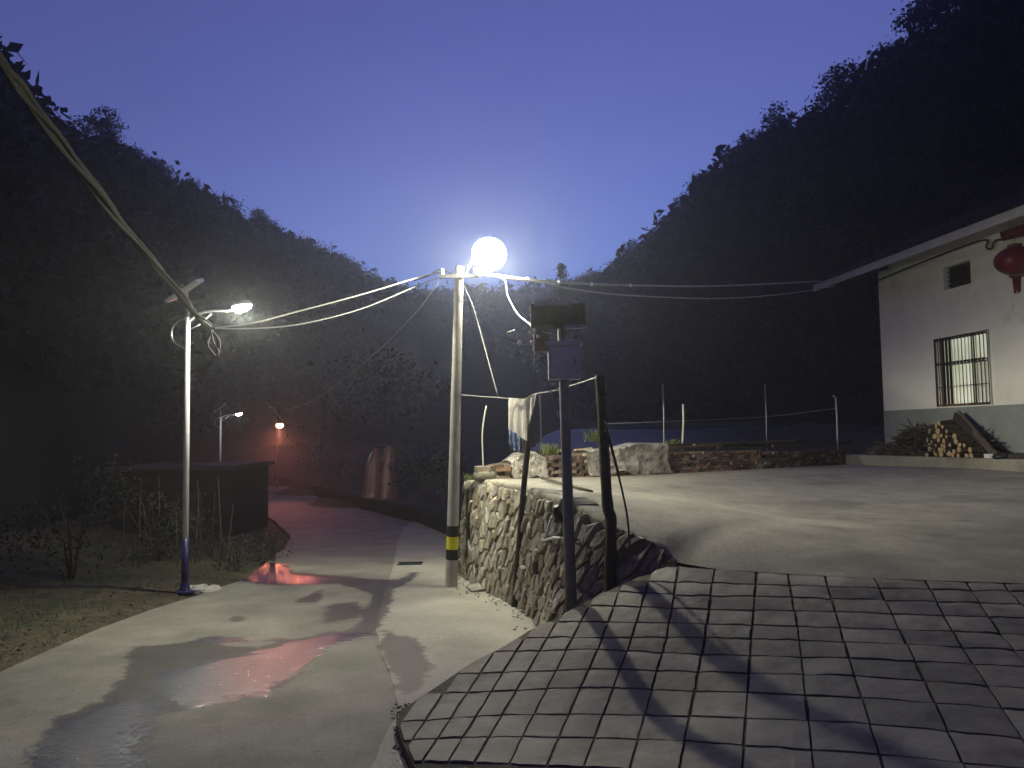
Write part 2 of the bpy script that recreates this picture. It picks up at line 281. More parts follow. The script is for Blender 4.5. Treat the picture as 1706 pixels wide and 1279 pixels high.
# road concrete: attribute 'wet' (0..1) darkens and glosses, 'pool' makes a thin rippled water film
def road_mat(name, c1, c2):
    m = bpy.data.materials.new(name); m.use_nodes = True; t = m.node_tree; b = t.nodes['Principled BSDF']
    geo = N(t, 'ShaderNodeNewGeometry'); pos = geo.outputs['Position']
    def noise_(s, d=8, r=.6):
        n = N(t, 'ShaderNodeTexNoise'); n.inputs['Scale'].default_value = s; n.inputs['Detail'].default_value = d; n.inputs['Roughness'].default_value = r; t.links.new(pos, n.inputs['Vector']); return n.outputs['Fac']
    def mth(op, a, b_):
        x = N(t, 'ShaderNodeMath', operation=op); x.use_clamp = False
        for i, v in enumerate((a, b_)):
            if isinstance(v, (int, float)): x.inputs[i].default_value = v
            else: t.links.new(v, x.inputs[i])
        return x.outputs[0]
    def mr(v, a, b_):
        x = N(t, 'ShaderNodeMapRange'); x.interpolation_type = 'SMOOTHSTEP'; x.inputs[1].default_value = a; x.inputs[2].default_value = b_; t.links.new(v, x.inputs[0]); return x.outputs[0]
    aw = N(t, 'ShaderNodeAttribute', attribute_name='wet').outputs['Fac']; ap = N(t, 'ShaderNodeAttribute', attribute_name='pool').outputs['Fac']
    wob = mth('ADD', mth('MULTIPLY', mth('SUBTRACT', noise_(5, 8, .75), .5), 1.0), mth('MULTIPLY', mth('SUBTRACT', noise_(1.6, 3, .5), .5), 1.1))
    wet = mr(mth('ADD', aw, wob), .40, .62)
    pool = mr(mth('ADD', ap, mth('ADD', mth('MULTIPLY', mth('SUBTRACT', noise_(3.2, 8, .7), .5), 1.6), mth('MULTIPLY', mth('SUBTRACT', noise_(16, 6, .75), .5), 1.5))), .42, .62)
    rp = N(t, 'ShaderNodeValToRGB'); rp.color_ramp.elements[0].position = .3; rp.color_ramp.elements[1].position = .7
    rp.color_ramp.elements[0].color = (*c1, 1); rp.color_ramp.elements[1].color = (*c2, 1); t.links.new(noise_(1.3), rp.inputs[0])
    g = N(t, 'ShaderNodeMix'); g.data_type = 'RGBA'; g.blend_type = 'MULTIPLY'; g.inputs[0].default_value = .8
    fr = N(t, 'ShaderNodeMapRange'); fr.inputs[1].default_value = .3; fr.inputs[2].default_value = .7; fr.inputs[3].default_value = .72; fr.inputs[4].default_value = 1.12; t.links.new(noise_(38, 4), fr.inputs[0])
    t.links.new(rp.outputs[0], g.inputs[6]); t.links.new(fr.outputs[0], g.inputs[7])
    wm = N(t, 'ShaderNodeMix'); wm.data_type = 'RGBA'; t.links.new(wet, wm.inputs[0]); t.links.new(g.outputs[2], wm.inputs[6])
    dk = N(t, 'ShaderNodeMix'); dk.data_type = 'RGBA'; dk.blend_type = 'MULTIPLY'; dk.inputs[0].default_value = 1; dk.inputs[7].default_value = (.27, .26, .25, 1); t.links.new(g.outputs[2], dk.inputs[6])
    t.links.new(dk.outputs[2], wm.inputs[7]); pd = N(t, 'ShaderNodeMix'); pd.data_type = 'RGBA'; pd.blend_type = 'MULTIPLY'; t.links.new(pool, pd.inputs[0]); t.links.new(wm.outputs[2], pd.inputs[6]); pd.inputs[7].default_value = (.45, .44, .43, 1)
    t.links.new(pd.outputs[2], b.inputs['Base Color'])
    t.links.new(pool, b.inputs['Coat Weight']); b.inputs['Coat IOR'].default_value = 2.3; b.inputs['Coat Roughness'].default_value = .09
    hw = mth('ADD', noise_(14, 4), mth('MULTIPLY', noise_(60, 4), .8)); bw = N(t, 'ShaderNodeBump'); bw.inputs['Distance'].default_value = .011; bw.inputs['Strength'].default_value = 1; t.links.new(hw, bw.inputs['Height']); t.links.new(bw.outputs[0], b.inputs['Coat Normal'])
    ro = N(t, 'ShaderNodeMapRange'); ro.inputs[3].default_value = .82; ro.inputs[4].default_value = .6; t.links.new(wet, ro.inputs[0])
    r2 = N(t, 'ShaderNodeMix'); r2.data_type = 'FLOAT'; t.links.new(pool, r2.inputs[0]); t.links.new(ro.outputs[0], r2.inputs[2]); r2.inputs[3].default_value = .33
    t.links.new(r2.outputs[0], b.inputs['Roughness'])
    b.inputs['Specular IOR Level'].default_value = .5
    h = mth('ADD', mth('MULTIPLY', noise_(120, 4), .7), noise_(17, 6))
    bp = N(t, 'ShaderNodeBump'); bp.inputs['Distance'].default_value = .012; bp.inputs['Strength'].default_value = .55; t.links.new(h, bp.inputs['Height']); t.links.new(bp.outputs[0], b.inputs['Normal'])
    return m
M['road'] = road_mat('road_concrete', (.145,.142,.115), (.29,.28,.23))
M['apron'] = road_mat('apron_concrete', (.28,.272,.225), (.40,.385,.325))
# ------------------------------------------------------------------ structure: ground, road, apron, plaza, ramp
def px_inside(poly, x, y):
    c = False; n = len(poly)
    for i in range(n):
        x1, y1 = poly[i]; x2, y2 = poly[(i+1) % n]
        if (y1 > y) != (y2 > y) and x < (x2-x1) * (y-y1) / (y2-y1) + x1: c = not c
    return c
def poly_field(pts, X, Y, soft):
    # signed distance to a world-space outline, mapped to 0..1
    pts = np.array(pts); n = len(pts); dmin = np.full(X.shape, 1e9); ins = np.zeros(X.shape, bool)
    for i in range(n):
        a = pts[i]; b_ = pts[(i+1) % n]; e = b_ - a; t_ = np.clip(((X-a[0])*e[0] + (Y-a[1])*e[1]) / (e @ e + 1e-9), 0, 1)
        d = np.hypot(X - a[0] - t_*e[0], Y - a[1] - t_*e[1]); dmin = np.minimum(dmin, d)
        cr = ((a[1] > Y) != (b_[1] > Y)) & (X < (b_[0]-a[0]) * (Y-a[1]) / (b_[1]-a[1] + 1e-12) + a[0]); ins ^= cr
    return np.clip(.5 + np.where(ins, dmin, -dmin) / soft, 0, 1)
def onroad(pp): return [tuple(hit(x, y, road_z)[:2]) for x, y in pp]
WET = [onroad(p) for p in (
    [(395,968),(440,935),(470,938),(488,953),(560,958),(620,965),(660,966),(690,954),(696,962),(655,985),(640,1035),(628,1062),(575,1056),(600,1030),(622,990),(560,972),(470,975)],
    [(625,1050),(660,1050),(700,1072),(719,1110),(706,1150),(668,1162),(650,1110),(632,1075)],
    [(215,1078),(330,1066),(430,1076),(560,1054),(628,1052),(560,1068),(528,1085),(520,1105),(470,1135),(430,1162),(300,1178),(210,1190),(110,1270),(40,1290),(70,1210),(190,1165)],
    [(495,1002),(520,985),(545,980),(525,1002)], [(378,1032),(398,1026),(408,1034),(392,1036)], [(545,1010),(600,1000),(600,1030),(540,1040)],
    [(190,1150),(300,1150),(240,1200),(250,1290),(30,1290),(80,1200)])]
POOL = [onroad(p) for p in (
    [(250,1130),(320,1108),(420,1092),(470,1072),(560,1056),(620,1050),(550,1078),(528,1100),(470,1135),(430,1160),(300,1175),(250,1160)],
    [(300,1070),(360,1062),(470,1066),(380,1072)],
    [(395,968),(440,936),(475,940),(490,957),(560,962),(530,972),(470,974)], [(190,1165),(260,1160),(300,1178),(240,1196),(236,1300),(40,1300),(75,1225),(130,1190)])]
def wet_arrays(V):
    X, Y = V[:, 0], V[:, 1]; wv = np.zeros(len(V)); pv = np.zeros(len(V))
    for p_ in WET: wv = np.maximum(wv, poly_field(p_, X, Y, .34))
    for p_ in POOL: pv = np.maximum(pv, poly_field(p_, X, Y, .45))
    return np.maximum(wv, np.clip(pv * 1.3, 0, 1) * .9), pv
def sheet_between(name, left, right, ys, nx, zf, mat_, dz=0, wet=False, thick=.12):
    # left(y), right(y): side curves; a grid sheet with a skirt
    mb = MB(); ny = len(ys)
    for y in ys:
        a, b_ = left(y), right(y)
        for i in range(nx + 1):
            x = a + (b_ - a) * i / nx; mb.v.append((x, y, zf(x, y) + dz))
    for j in range(ny - 1):
        for i in range(nx): q = j * (nx + 1) + i; mb.f.append((q, q + 1, q + nx + 2, q + nx + 1))
    for col_i in (0, nx):
        n0 = len(mb.v)
        for j in range(ny): v = mb.v[j * (nx + 1) + col_i]; mb.v.append((v[0], v[1], v[2] - thick))
        for j in range(ny - 1): mb.f.append((j*(nx+1)+col_i, (j+1)*(nx+1)+col_i, n0+j+1, n0+j))
    o = mb.build(name, mat_); 
    if wet:
        V = np.array(mb.v); wv, pv = wet_arrays(V)
        for nm, arr in (('wet', wv), ('pool', pv)):
            at = o.data.attributes.new(nm, 'FLOAT', 'POINT'); at.data.foreach_set('value', arr.astype(np.float32))
    return o
EDGE_L = [hit(x, y, road_z) for x, y in ((0,1120),(90,1078),(170,1045),(250,1016),(350,985),(405,965),(440,940),(475,912),(484,892))]
tabL = sorted([(p.y, p.x) for p in EDGE_L]); tabL = [(-12, tabL[0][1] + .1)] + tabL + [(26, -8.0), (32, -10.6), (40, -13.6), (60, -24)]
EDGE_R = [hit(x, y, road_z) for x, y in ((742,893),(690,870),(620,852),(560,838))]
tabR = [(-12, 2.0), (10, 2.0), (13.5, .5)] + sorted([(p.y, p.x) for p in EDGE_R]) + [(44, -12.2), (60, -21)]
print('edgeL', tabL); print('edgeR', tabR)
xl = lambda y: lerp_tab(tabL, y) + .05 * noise.noise((0, y * .8, 3)); xr = lambda y: lerp_tab(tabR, y)
ys = list(np.arange(-10, 3.5, .5)) + list(np.arange(3.5, 14, .05)) + list(np.arange(14, 60, .4))
rd = sheet_between('road', xl, xr, ys, 130, road_z, M['road'], wet=True); tag(rd, kind='structure')
# lighter widened slab at the foot of the wall
jt = sorted([(p.y, p.x) for p in [hit(x, y, road_z) for x, y in ((672,880),(662,905),(655,945),(640,990),(626,1045),(636,1090),(655,1140),(664,1180))]])
print('joint', jt)
ys2 = list(np.arange(jt[0][0] - 1.2, jt[-1][0] + 2.5, .06))
ap = sheet_between('road_apron', lambda y: lerp_tab(jt, y) + .015 * noise.noise((5, y * 3, 0)), lambda y: 1.2 if y < 11 else lerp_tab(tabR, y) + .1, ys2, 60, road_z, M['apron'], dz=.006, wet=True, thick=.004)
tag(ap, kind='structure')
# valley ground sheet
def ground_z(x, y):
    z = road_z(x, y) - .10
    a = xl(y) - x
    if a > 0: z += min(.12, a * .2) + .10 * noise.noise((x * .7, y * .7, 0)) * min(1, a) + max(0, a - 3) * .10
    b_ = x - xr(y)
    if y > 14 and b_ > 0: z += min(.9, b_ * .25)
    return z
mb = MB(); gx = list(np.arange(-180, -20, 8)) + list(np.arange(-20, 12, .5)) + list(np.arange(12, 181, 8)); gy = list(np.arange(-70, -10, 8)) + list(np.arange(-10, 30, .5)) + list(np.arange(30, 340, 8))
for y in gy:
    for x in gx:
        z = ground_z(x, y)
        if x > xl(y) + .4 and y < 14: z = road_z(x, y) - .12
        mb.v.append((x, y, z))
nx = len(gx)
mb.f = [(j*nx+i, j*nx+i+1, (j+1)*nx+i+1, (j+1)*nx+i) for j in range(len(gy)-1) for i in range(nx-1)]
tag(mb.build('ground', M['earth'], smooth=True), kind='structure')
# plaza: from the wall lip across to the house
WT = [P(*a) for a in ((775,802,12.4),(798,799,12.3),(822,801,12.1),(870,808,10.5),(905,820,9.0),(935,830,8.3),(960,842,8.2),(1010,872,7.8),(1060,890,7.55),(1100,906,7.35),(1127,937,7.2))]
WB = [hit(765,950,road_z)] + [hit(x, y, road_z) for x, y in ((778,966),(795,982),(830,997),(860,1010),(885,1028))] + [P(907,1036,8.2), P(940,1020,7.75), P(1000,987,7.68), P(1070,955,7.4), P(1127,940,7.2)]
def resample(pts, n):
    pts = [Vector(p) for p in pts]; L = [0]
    for a, b_ in zip(pts, pts[1:]): L.append(L[-1] + (b_ - a).length)
    out = []
    for i in range(n):
        s_ = L[-1] * i / (n - 1)
        for k in range(len(L) - 1):
            if s_ <= L[k+1] + 1e-9: f_ = (s_ - L[k]) / max(1e-9, L[k+1] - L[k]); out.append(pts[k].lerp(pts[k+1], f_)); break
    return out
SEAM = [hit(x, y, ramp_z, 2, 14) for x, y in ((1127,945),(1200,949),(1260,952.5),(1350,958),(1434,962.5),(1560,967),(1700,971.5),(1760,974),(2000,985),(2400,1010))]
FARE = [P(775,802,12.4), P(800,797,13.0), P(830,796,13.4), P(975,793,14.2), P(1100,788,16.0), P(1430,769,22.2)]
plaza_f = TPS([p for k_, p in enumerate(PZ) if k_ not in (7, 8, 9, 10)] + [p for p in SEAM if p.x < 6])
# plaza mesh: near edge (wall lip + seam) lofted to the far edge (pile line)
near = resample(WT + SEAM[1:], 90); far = resample([Vector((p.x, p.y, 0)) for p in FARE] + [Vector((14, 21, 0)), Vector((14, 4, 0))], 90)
mb = MB(); R_ = 50
for j in range(R_ + 1):
    for i in range(90):
        q = near[i].lerp(far[i], j / R_); z = plaza_z(q.x, q.y) if j else near[i].z
        if j and j < 6: z += (near[i].z - plaza_z(near[i].x, near[i].y)) * (1 - j / 6)
        mb.v.append((q.x, q.y, z))
for j in range(R_):
    for i in range(89): q = j*90+i; mb.f.append((q, q+1, q+91, q+90))
n0 = len(mb.v)
for i in range(90): v = mb.v[R_*90+i]; mb.v.append((v[0], v[1], v[2]-2.2))
for i in range(89): mb.f.append((R_*90+i, R_*90+i+1, n0+i+1, n0+i))
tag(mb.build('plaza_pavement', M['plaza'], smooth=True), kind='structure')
# ramp
RAMP_L = [(1127,938),(1070,955),(1000,987),(940,1020),(905,1038),(890,1042),(850,1068),(780,1105),(720,1145),(665,1182),(661,1200),(672,1235),(694,1279),(700,1330)]
RLy = [(y, x) for x, y in RAMP_L]
def ramp_left(y): return lerp_tab(RLy, y)
def px_ramp(x, y): return hit(x, y, ramp_z, 2.0, 14)
ramp = MB(); prof = [938, 945, 955, 970, 987, 1003, 1020, 1038, 1050, 1068, 1085, 1105, 1125, 1145, 1165, 1182, 1200, 1235, 1279, 1340]
NC = 26
for y in prof:
    xL = ramp_left(y); xR = 1900
    for i in range(NC + 1):
        x_ = xL + (max(xR, xL + 2) - xL) * i / NC; q = px_ramp(x_, max(y, lerp_tab([(1127,y),(1128,944),(1260,951.5),(1434,961.5),(1700,970.5),(2000,984)], x_) if x_ > 1127 else y)); ramp.v.append((q.x, q.y, q.z - .016))
for j in range(len(prof) - 1):
    for i in range(NC): q = j*(NC+1)+i; ramp.f.append((q, q+1, q+NC+2, q+NC+1))
n0 = len(ramp.v)
for j in range(len(prof)): v = ramp.v[j*(NC+1)]; ramp.v.append((v[0]-.02, v[1]-.02, v[2]-.25))
for j in range(len(prof)-1): ramp.f.append((j*(NC+1), (j+1)*(NC+1), n0+j+1, n0+j))
last = len(prof) - 1; n1 = len(ramp.v)
for i in range(NC + 1): v = ramp.v[last*(NC+1)+i]; ramp.v.append((v[0], -6, ramp_z(v[0], 0) - .1))
for i in range(NC): ramp.f.append((last*(NC+1)+i, last*(NC+1)+i+1, n1+i+1, n1+i))
rampo = tag(ramp.build('ramp', M['dirt']), kind='structure')
HL = [  # grooves across the ramp: (x, y) pixels read from the photograph
 [(1127,943),(1260,951),(1434,961),(1700,970)], [(1085,968),(1184,970),(1258,972),(1384,976),(1556,981),(1700,984)],
 [(1033,984),(1163,992),(1260,992),(1476,999),(1700,1005)], [(980,1007),(1177,1014),(1391,1018),(1483,1022),(1700,1028)],
 [(924,1034),(1177,1038),(1398,1045),(1569,1050),(1700,1056)], [(871,1061),(1177,1061),(1405,1068),(1519,1072),(1700,1082)],
 [(829,1085),(987,1080),(1177,1090),(1420,1095),(1700,1109)], [(772,1122),(987,1113),(1163,1118),(1242,1121),(1430,1124),(1700,1145)],
 [(716,1155),(902,1146),(1004,1144),(1177,1151),(1242,1153),(1441,1161),(1700,1181)], [(683,1201),(846,1188),(1177,1192),(1242,1195),(1448,1204),(1700,1228)],
 [(640,1234),(697,1230),(881,1225),(1177,1234),(1242,1241),(1466,1255),(1700,1278)], [(640,1268),(730,1266),(1177,1284),(1242,1292),(1466,1308),(1700,1335)]]
VL = [(1830,1945,2180),(1758,1850,2040),(1690,1758,1912),(1625,1672,1790),(1556,1594,1680),(1471,1507,1569),(1384,1405,1446),(1319,1331,1346),(1258,1251,1242),(1184,1174,1148),(1122,1110,1073),(1073,1052,1003),(1029,1003,946),
      (990,953,887),(955,911,834),(925,873,792),(896,838,752),(868,803,712),(840,769,674),(812,735,636)][::-1]
def hx(i, x):
    t_ = HL[i]
    if x <= t_[0][0]: return t_[0][1]
    if x >= t_[-1][0]: a, b_ = t_[-2], t_[-1]; return b_[1] + (b_[1]-a[1]) / (b_[0]-a[0]) * (x - b_[0])
    return lerp_tab(t_, x)
def vy(j, y):
    a, b_, c = VL[j]
    if y < 1063: return b_ + (a - b_) * (1063 - y) / 71
    return b_ + (c - b_) * (y - 1063) / 131
def cross(i, j):
    y = 1063
    for _ in range(8): x = vy(j, y); y = hx(i, x)
    return x, y
ncell = 0
GRID = {(i, j): cross(i, j) for i in range(len(HL)) for j in range(len(VL))}
for i in range(len(HL) - 1):
    for j in range(len(VL) - 1):
        a, b_, c, d = GRID[i, j], GRID[i, j+1], GRID[i+1, j+1], GRID[i+1, j]
        xm = (a[0]+b_[0]+c[0]+d[0]) / 4; ym = (a[1]+b_[1]+c[1]+d[1]) / 4
        if max(b_[0], c[0]) < ramp_left(ym) + 8 or min(a[0], d[0]) > 1760: continue
        g = .045; K = 4; vs = []; tilt = random.uniform(-.002, .002), random.uniform(-.002, .002), random.uniform(-.0015, .0015)
        W_ = max(20, c[0]-d[0]); gu = min(.2, 1.7 / W_ * 1.0 + .008); H_ = max(12, (d[1]+c[1]-a[1]-b_[1]) / 2); gv = min(.2, 1.15 / H_ + .004)
        jw = [random.uniform(-.012, .012) for _ in range(4)]
        for q in range(K + 1):
            for p_ in range(K + 1):
                uu = gu + jw[0] + (1 - 2*gu) * p_ / K; vv = gv + jw[1] + (1 - 2*gv) * q / K
                if 0 < p_ < K: pass
                x = (a[0]*(1-uu) + b_[0]*uu) * (1-vv) + (d[0]*(1-uu) + c[0]*uu) * vv
                y = (a[1]*(1-uu) + b_[1]*uu) * (1-vv) + (d[1]*(1-uu) + c[1]*uu) * vv
                x += 1.3 * noise.noise((x*.045, y*.06, 1)) + .9*noise.noise((x*.13, y*.17, 5)); y += 1.6 * noise.noise((x*.04, y*.05, 9)) + .9*noise.noise((x*.15, y*.15, 3)); x = max(x, ramp_left(y) + 3)
                w_ = px_ramp(x, y); e = (p_ in (0, K)) + (q in (0, K))
                h = -.0025 * e + tilt[0] * (p_/K-.5) + tilt[1] * (q/K-.5) + tilt[2] + .005 * noise.noise((w_.x*5, w_.y*5, i*3+j))
                vs.append(Vector((w_.x, w_.y, w_.z + h)))
        mb = MB(); mb.v = [tuple(v) for v in vs]
        for q in range(K):
            for p_ in range(K): n_ = q*(K+1)+p_; mb.f.append((n_, n_+K+1, n_+K+2, n_+1))
        ring = [p_ for p_ in range(K)] + [K + q*(K+1) for q in range(K)] + [K*(K+1)+K-p_ for p_ in range(K)] + [(K-q)*(K+1) for q in range(K)]
        n0 = len(mb.v)
        for r_ in ring: v = vs[r_]; mb.v.append((v.x, v.y, v.z - .03))
        L_ = len(ring)
        for q in range(L_): mb.f.append((ring[q], ring[(q+1) % L_], n0 + (q+1) % L_, n0+q))
        if (Vector(vs[4]) - Vector(vs[0])).length < .03: continue
        mb.build('paving_panel', M['ramp'], rampo, smooth=False); ncell += 1
print('cells', ncell)
# ------------------------------------------------------------------ hills
def loft_hill(name, ridge, base, back, mat_, n=70, m_=16, seed=0, bulge=.12, rough=1.5):
    Rg = resample(ridge, n); Bs = resample(base, n); mb = MB(); pts = np.zeros((n, m_ + 5, 3))
    for i in range(n):
        for k in range(m_ + 5):
            t_ = k / m_
            if t_ <= 1: q = Bs[i].lerp(Rg[i], t_); q.z += (Rg[i].z - Bs[i].z) * bulge * math.sin(PI * t_)
            else: q = Rg[i] + Vector(back) * (t_ - 1); q.z = Rg[i].z - (t_ - 1) * abs(Rg[i].z - Bs[i].z) * 1.2
            amp = rough * min(1, t_ * 3) * (1 if t_ < .9 else .4)
            q.z += amp * noise.noise((q.x * .06 + seed, q.y * .06, 0)) * 1.5 + amp * .4 * noise.noise((q.x * .2, q.y * .2, seed))
            pts[i, k] = q; mb.v.append(tuple(q))
    W_ = m_ + 5
    for i in range(n - 1):
        for k in range(W_ - 1): q = i*W_+k; mb.f.append((q, q+1, q+W_+1, q+W_))
    tag(mb.build(name, mat_, smooth=True), kind='structure')
    return pts
def rp(px, py, Y, drop): q = P(px, py, Y); q.z -= drop; return q
ridL = [rp(-420,-260,38,3), rp(-200,-80,44,3), rp(0,112,52,3), rp(50,180,56,3), rp(110,225,60,3), rp(200,262,66,3), rp(250,305,70,3), rp(330,335,80,3), rp(440,378,96,3.5), rp(540,422,125,4), rp(640,468,165,5), rp(740,500,220,6), rp(830,530,280,6)]
basL = [Vector(p) for p in ((-11,-8,-.6),(-11,0,-.6),(-10.5,7,-.5),(-11,12,-.5),(-12,18,-.8),(-14,26,-1),(-17,34,-1.2),(-21,42,-1.3),(-26,52,-1.4),(-32,70,-1.5),(-40,100,-1.5),(-42,140,-1.5),(-30,200,-1.5))]
ptsL = loft_hill('hill_left', ridL, basL, (-60, 30, 0), M['hill'], 90, 22, 1)
ridR = [rp(2150,-700,38,3), rp(1850,-360,42,3), rp(1640,-110,46,3), rp(1560,-5,49,3), rp(1500,65,51,3), rp(1440,118,54,3), rp(1385,180,57,3), rp(1300,206,61,3), rp(1250,236,66,3), rp(1190,300,74,3), rp(1145,345,82,3), rp(1100,398,92,3.2), rp(1070,425,102,3.5), rp(1010,455,120,4), rp(960,482,145,4.5), rp(900,520,180,5), rp(850,560,220,5)]
basR = [Vector(p) for p in ((30,-8,.5),(30,4,.5),(30,12,.5),(29,18,.5),(28,24,.5),(27,28,.5),(26,31,.5),(24,34,.3),(22,37,.1),(20,41,0),(18,46,0),(16,52,0),(15,60,-.2),(14,72,-.6),(14,92,-1),(16,130,-1.2),(20,180,-1.4))]
ptsR = loft_hill('hill_right', ridR, basR, (60, 40, 0), M['hill'], 90, 22, 5)
ridF = [rp(560,520,330,6), rp(680,492,320,6), rp(760,488,310,6), rp(850,492,300,6), rp(950,480,300,6), rp(1050,470,310,6), rp(1180,480,320,6)]
basF = [Vector((x, 200, -1.5)) for x in (-60, -40, -20, 0, 15, 30, 50)]
ptsF = loft_hill('hill_far', ridF, basF, (0, 15, 0), M['hill'], 60, 16, 9, rough=2)
# ------------------------------------------------------------------ trees
def crown_quads(n_leaf, size, rx, rz, clumps, shape='round', seed=0):
    g = np.random.default_rng(seed); C = []
    for _ in range(clumps):
        if shape == 'cone':
            h = g.uniform(0, 1) ** 1.3; r_ = rx * (1 - h) * g.uniform(.4, 1); a = g.uniform(0, 2*PI); C.append((r_*math.cos(a), r_*math.sin(a), h * rz * 2.2, .28 + .5*(1-h)))
        elif shape == 'tier':
            h = g.choice([.25, .5, .75, 1.0]) + g.uniform(-.05, .05); r_ = rx * (1.25 - .75*h) * g.uniform(.2, 1); a = g.uniform(0, 2*PI); C.append((r_*math.cos(a), r_*math.sin(a), h * rz * 1.9, .45))
        else:
            v = g.normal(size=3); v /= np.linalg.norm(v); q = g.uniform(.45, 1); C.append((v[0]*rx*q, v[1]*rx*q, rz + v[2]*rz*q, g.uniform(.35, .75)))
    C = np.array(C); idx = g.integers(0, clumps, n_leaf)
    c = C[idx, :3] + g.normal(size=(n_leaf, 3)) * C[idx, 3:4] * np.array([1, 1, .62]) * (rx / 2.2)
    a = g.normal(size=(n_leaf, 3)); a /= np.linalg.norm(a, axis=1, keepdims=True); b_ = np.cross(a, g.normal(size=(n_leaf, 3))); b_ /= np.linalg.norm(b_, axis=1, keepdims=True)
    s_ = size * g.uniform(.6, 1.3, (n_leaf, 1))
    V = np.stack([c - a*s_*.9, c + b_*s_*.4, c + a*s_*.9, c - b_*s_*.4], 1)
    return V.reshape(-1, 3)
protos = [crown_quads(2600, .17, 2.0, 1.7, 26, 'round', 1), crown_quads(2600, .17, 1.7, 2.2, 22, 'round', 2), crown_quads(2400, .17, 2.4, 1.5, 20, 'round', 3), crown_quads(2000, .18, 1.5, 2.4, 40, 'cone', 4), crown_quads(2200, .17, 2.2, 1.8, 26, 'tier', 5)]
def tree_trunk_mb(h, r):
    mb = MB(); mb.tube([(0,0,-.6),(.05,0,h*.3),(-.05,.06,h*.65),(0,0,h)], [r*1.3, r, r*.75, r*.35], 7, jit=.08)
    for k in range(5):
        a = k * 1.3; z0 = h * (.45 + .1*k); mb.tube([(0,0,z0), (.5*math.cos(a), .5*math.sin(a), z0+.35), (1.1*math.cos(a), 1.1*math.sin(a), z0+.8)], [r*.4, r*.3, r*.12], 5)
    return mb
pm = []
for i, V in enumerate(protos):
    V = V.copy(); V[:, 2] += .9
    o = quads_object('crown', V, M['leafd']); me = o.data; bpy.data.objects.remove(o); pm.append(me)
o = tree_trunk_mb(3.6, .16).build('trunk', M['bark']); trunk_me = o.data; bpy.data.objects.remove(o)
def add_tree(name, p, kind, s, label, group=None, sz=None):
    r_ = thing(name, label, 'tree', p, group); r_.rotation_euler.z = random.uniform(0, 2*PI); r_.scale = (s, s, sz or s)
    for nm, me in (('trunk', trunk_me), ('crown', pm[kind])):
        c = bpy.data.objects.new(nm, me); col.objects.link(c); c.parent = r_
def surf(pts, i, t_, m_):
    k = min(m_ - 1e-6, t_ * m_) if t_ <= 1 else min(pts.shape[1]-1.001, t_ * m_)
    i = min(max(i, 0), pts.shape[0] - 1.001); i0, k0 = int(i), int(k); fi, fk = i-i0, k-k0
    a = pts[i0, k0]*(1-fk) + pts[i0, k0+1]*fk; b_ = pts[i0+1, k0]*(1-fk) + pts[i0+1, k0+1]*fk
    return Vector(a*(1-fi) + b_*fi)
for pts, m_, side, gl, n_ in ((ptsL, 22, 'left', 'leafy trees along the left ridge', 92), (ptsR, 22, 'right', 'leafy trees along the right ridge', 100)):
    for i in range(n_):
        fi = 8 + (78 * i / n_) + random.uniform(-.4, .4); p_ = surf(pts, fi, random.uniform(.95, 1.0), m_)
        kind = random.choice([0, 0, 1, 2, 2, 1, 4]); far_ = min(1.5, .6 + p_.y / 130)
        s = random.uniform(.42, .85) * far_
        zone = ('highest part', 'upper part', 'middle', 'lower part', 'lowest end')[min(4, int(5 * i / n_))]
        if side == 'right': zone = zone
        add_tree('broadleaf_tree', p_, kind, s, f"{'small' if s/far_ < .56 else 'large' if s/far_ > .72 else 'middling'} {('rounded', 'tall rounded', 'broad', 'pointed', 'layered')[kind]} tree silhouetted on the {zone} of the {side} hill ridge", gl)
# trees one can single out
for px, py, Y, kind, s, lab in ((168,196,63,1,.95,'tall tufted tree breaking the left ridge line, highest of its slope'),
        (205,240,66,0,.7,'small rounded tree just right of the tallest left ridge tree'),
        (256,268,71,4,.75,'tree with spiky layered top on the left ridge above the solar lamp'),
        (430,352,96,4,.75,'small bushy tree on the lower left ridge, above the lit lamp head'),
        (1402,118,55,4,1.0,'spreading layered tree jutting left from the steep right ridge'),
        (1178,290,75,0,.7,'round bushy tree on the right ridge halfway down the slope'),
        (1268,205,64,2,.75,'broad dark tree on the shoulder of the right ridge'),
        (1540,5,50,4,1.0,'feathery tree at the top edge of the right ridge')):
    q = P(px, py, Y); q.z -= 4.6 * s; add_tree('ridge_tree', q, kind, s, lab)
q = P(935, 426, 118); q.z -= 6.9 * 1.55; add_tree('conifer', q, 3, 1.35, 'pointed conifer standing alone in the gap between the hills right of the bright lamp', sz=1.55)
# unlit forest mass on the slopes
fp = [crown_quads(140, .40, 1.9, 1.5, 12, 'round', 20 + i) for i in range(6)]
def forest(name, pts, m_, n, smin, smax, tlo, i0, i1, seed, label):
    g = np.random.default_rng(seed); out = []
    for _ in range(n):
        q = surf(pts, g.uniform(i0, i1), g.uniform(tlo, 1.0) ** .8, m_); s = g.uniform(smin, smax) * (1 + q.y / 200); a = g.uniform(0, 2*PI)
        V = fp[g.integers(0, 6)] * s; Rm = np.array([[math.cos(a), -math.sin(a), 0], [math.sin(a), math.cos(a), 0], [0, 0, 1]])
        out.append(V @ Rm.T + np.array(q) + np.array([0, 0, -.4]))
    o = quads_object(name, np.concatenate(out), M['leafd']); tag(o, label, 'forest', kind='stuff')
forest('forest', ptsL, 22, 1500, .7, 1.15, .05, 4, 86, 1, 'dark forest covering the slope of the left hill')
forest('forest', ptsR, 22, 1500, .7, 1.15, .05, 4, 86, 2, 'dark forest covering the steep slope of the right hill')
forest('forest', ptsF, 16, 500, 1.0, 1.6, .3, 1, 58, 3, 'faint forest on the far hill closing the valley')
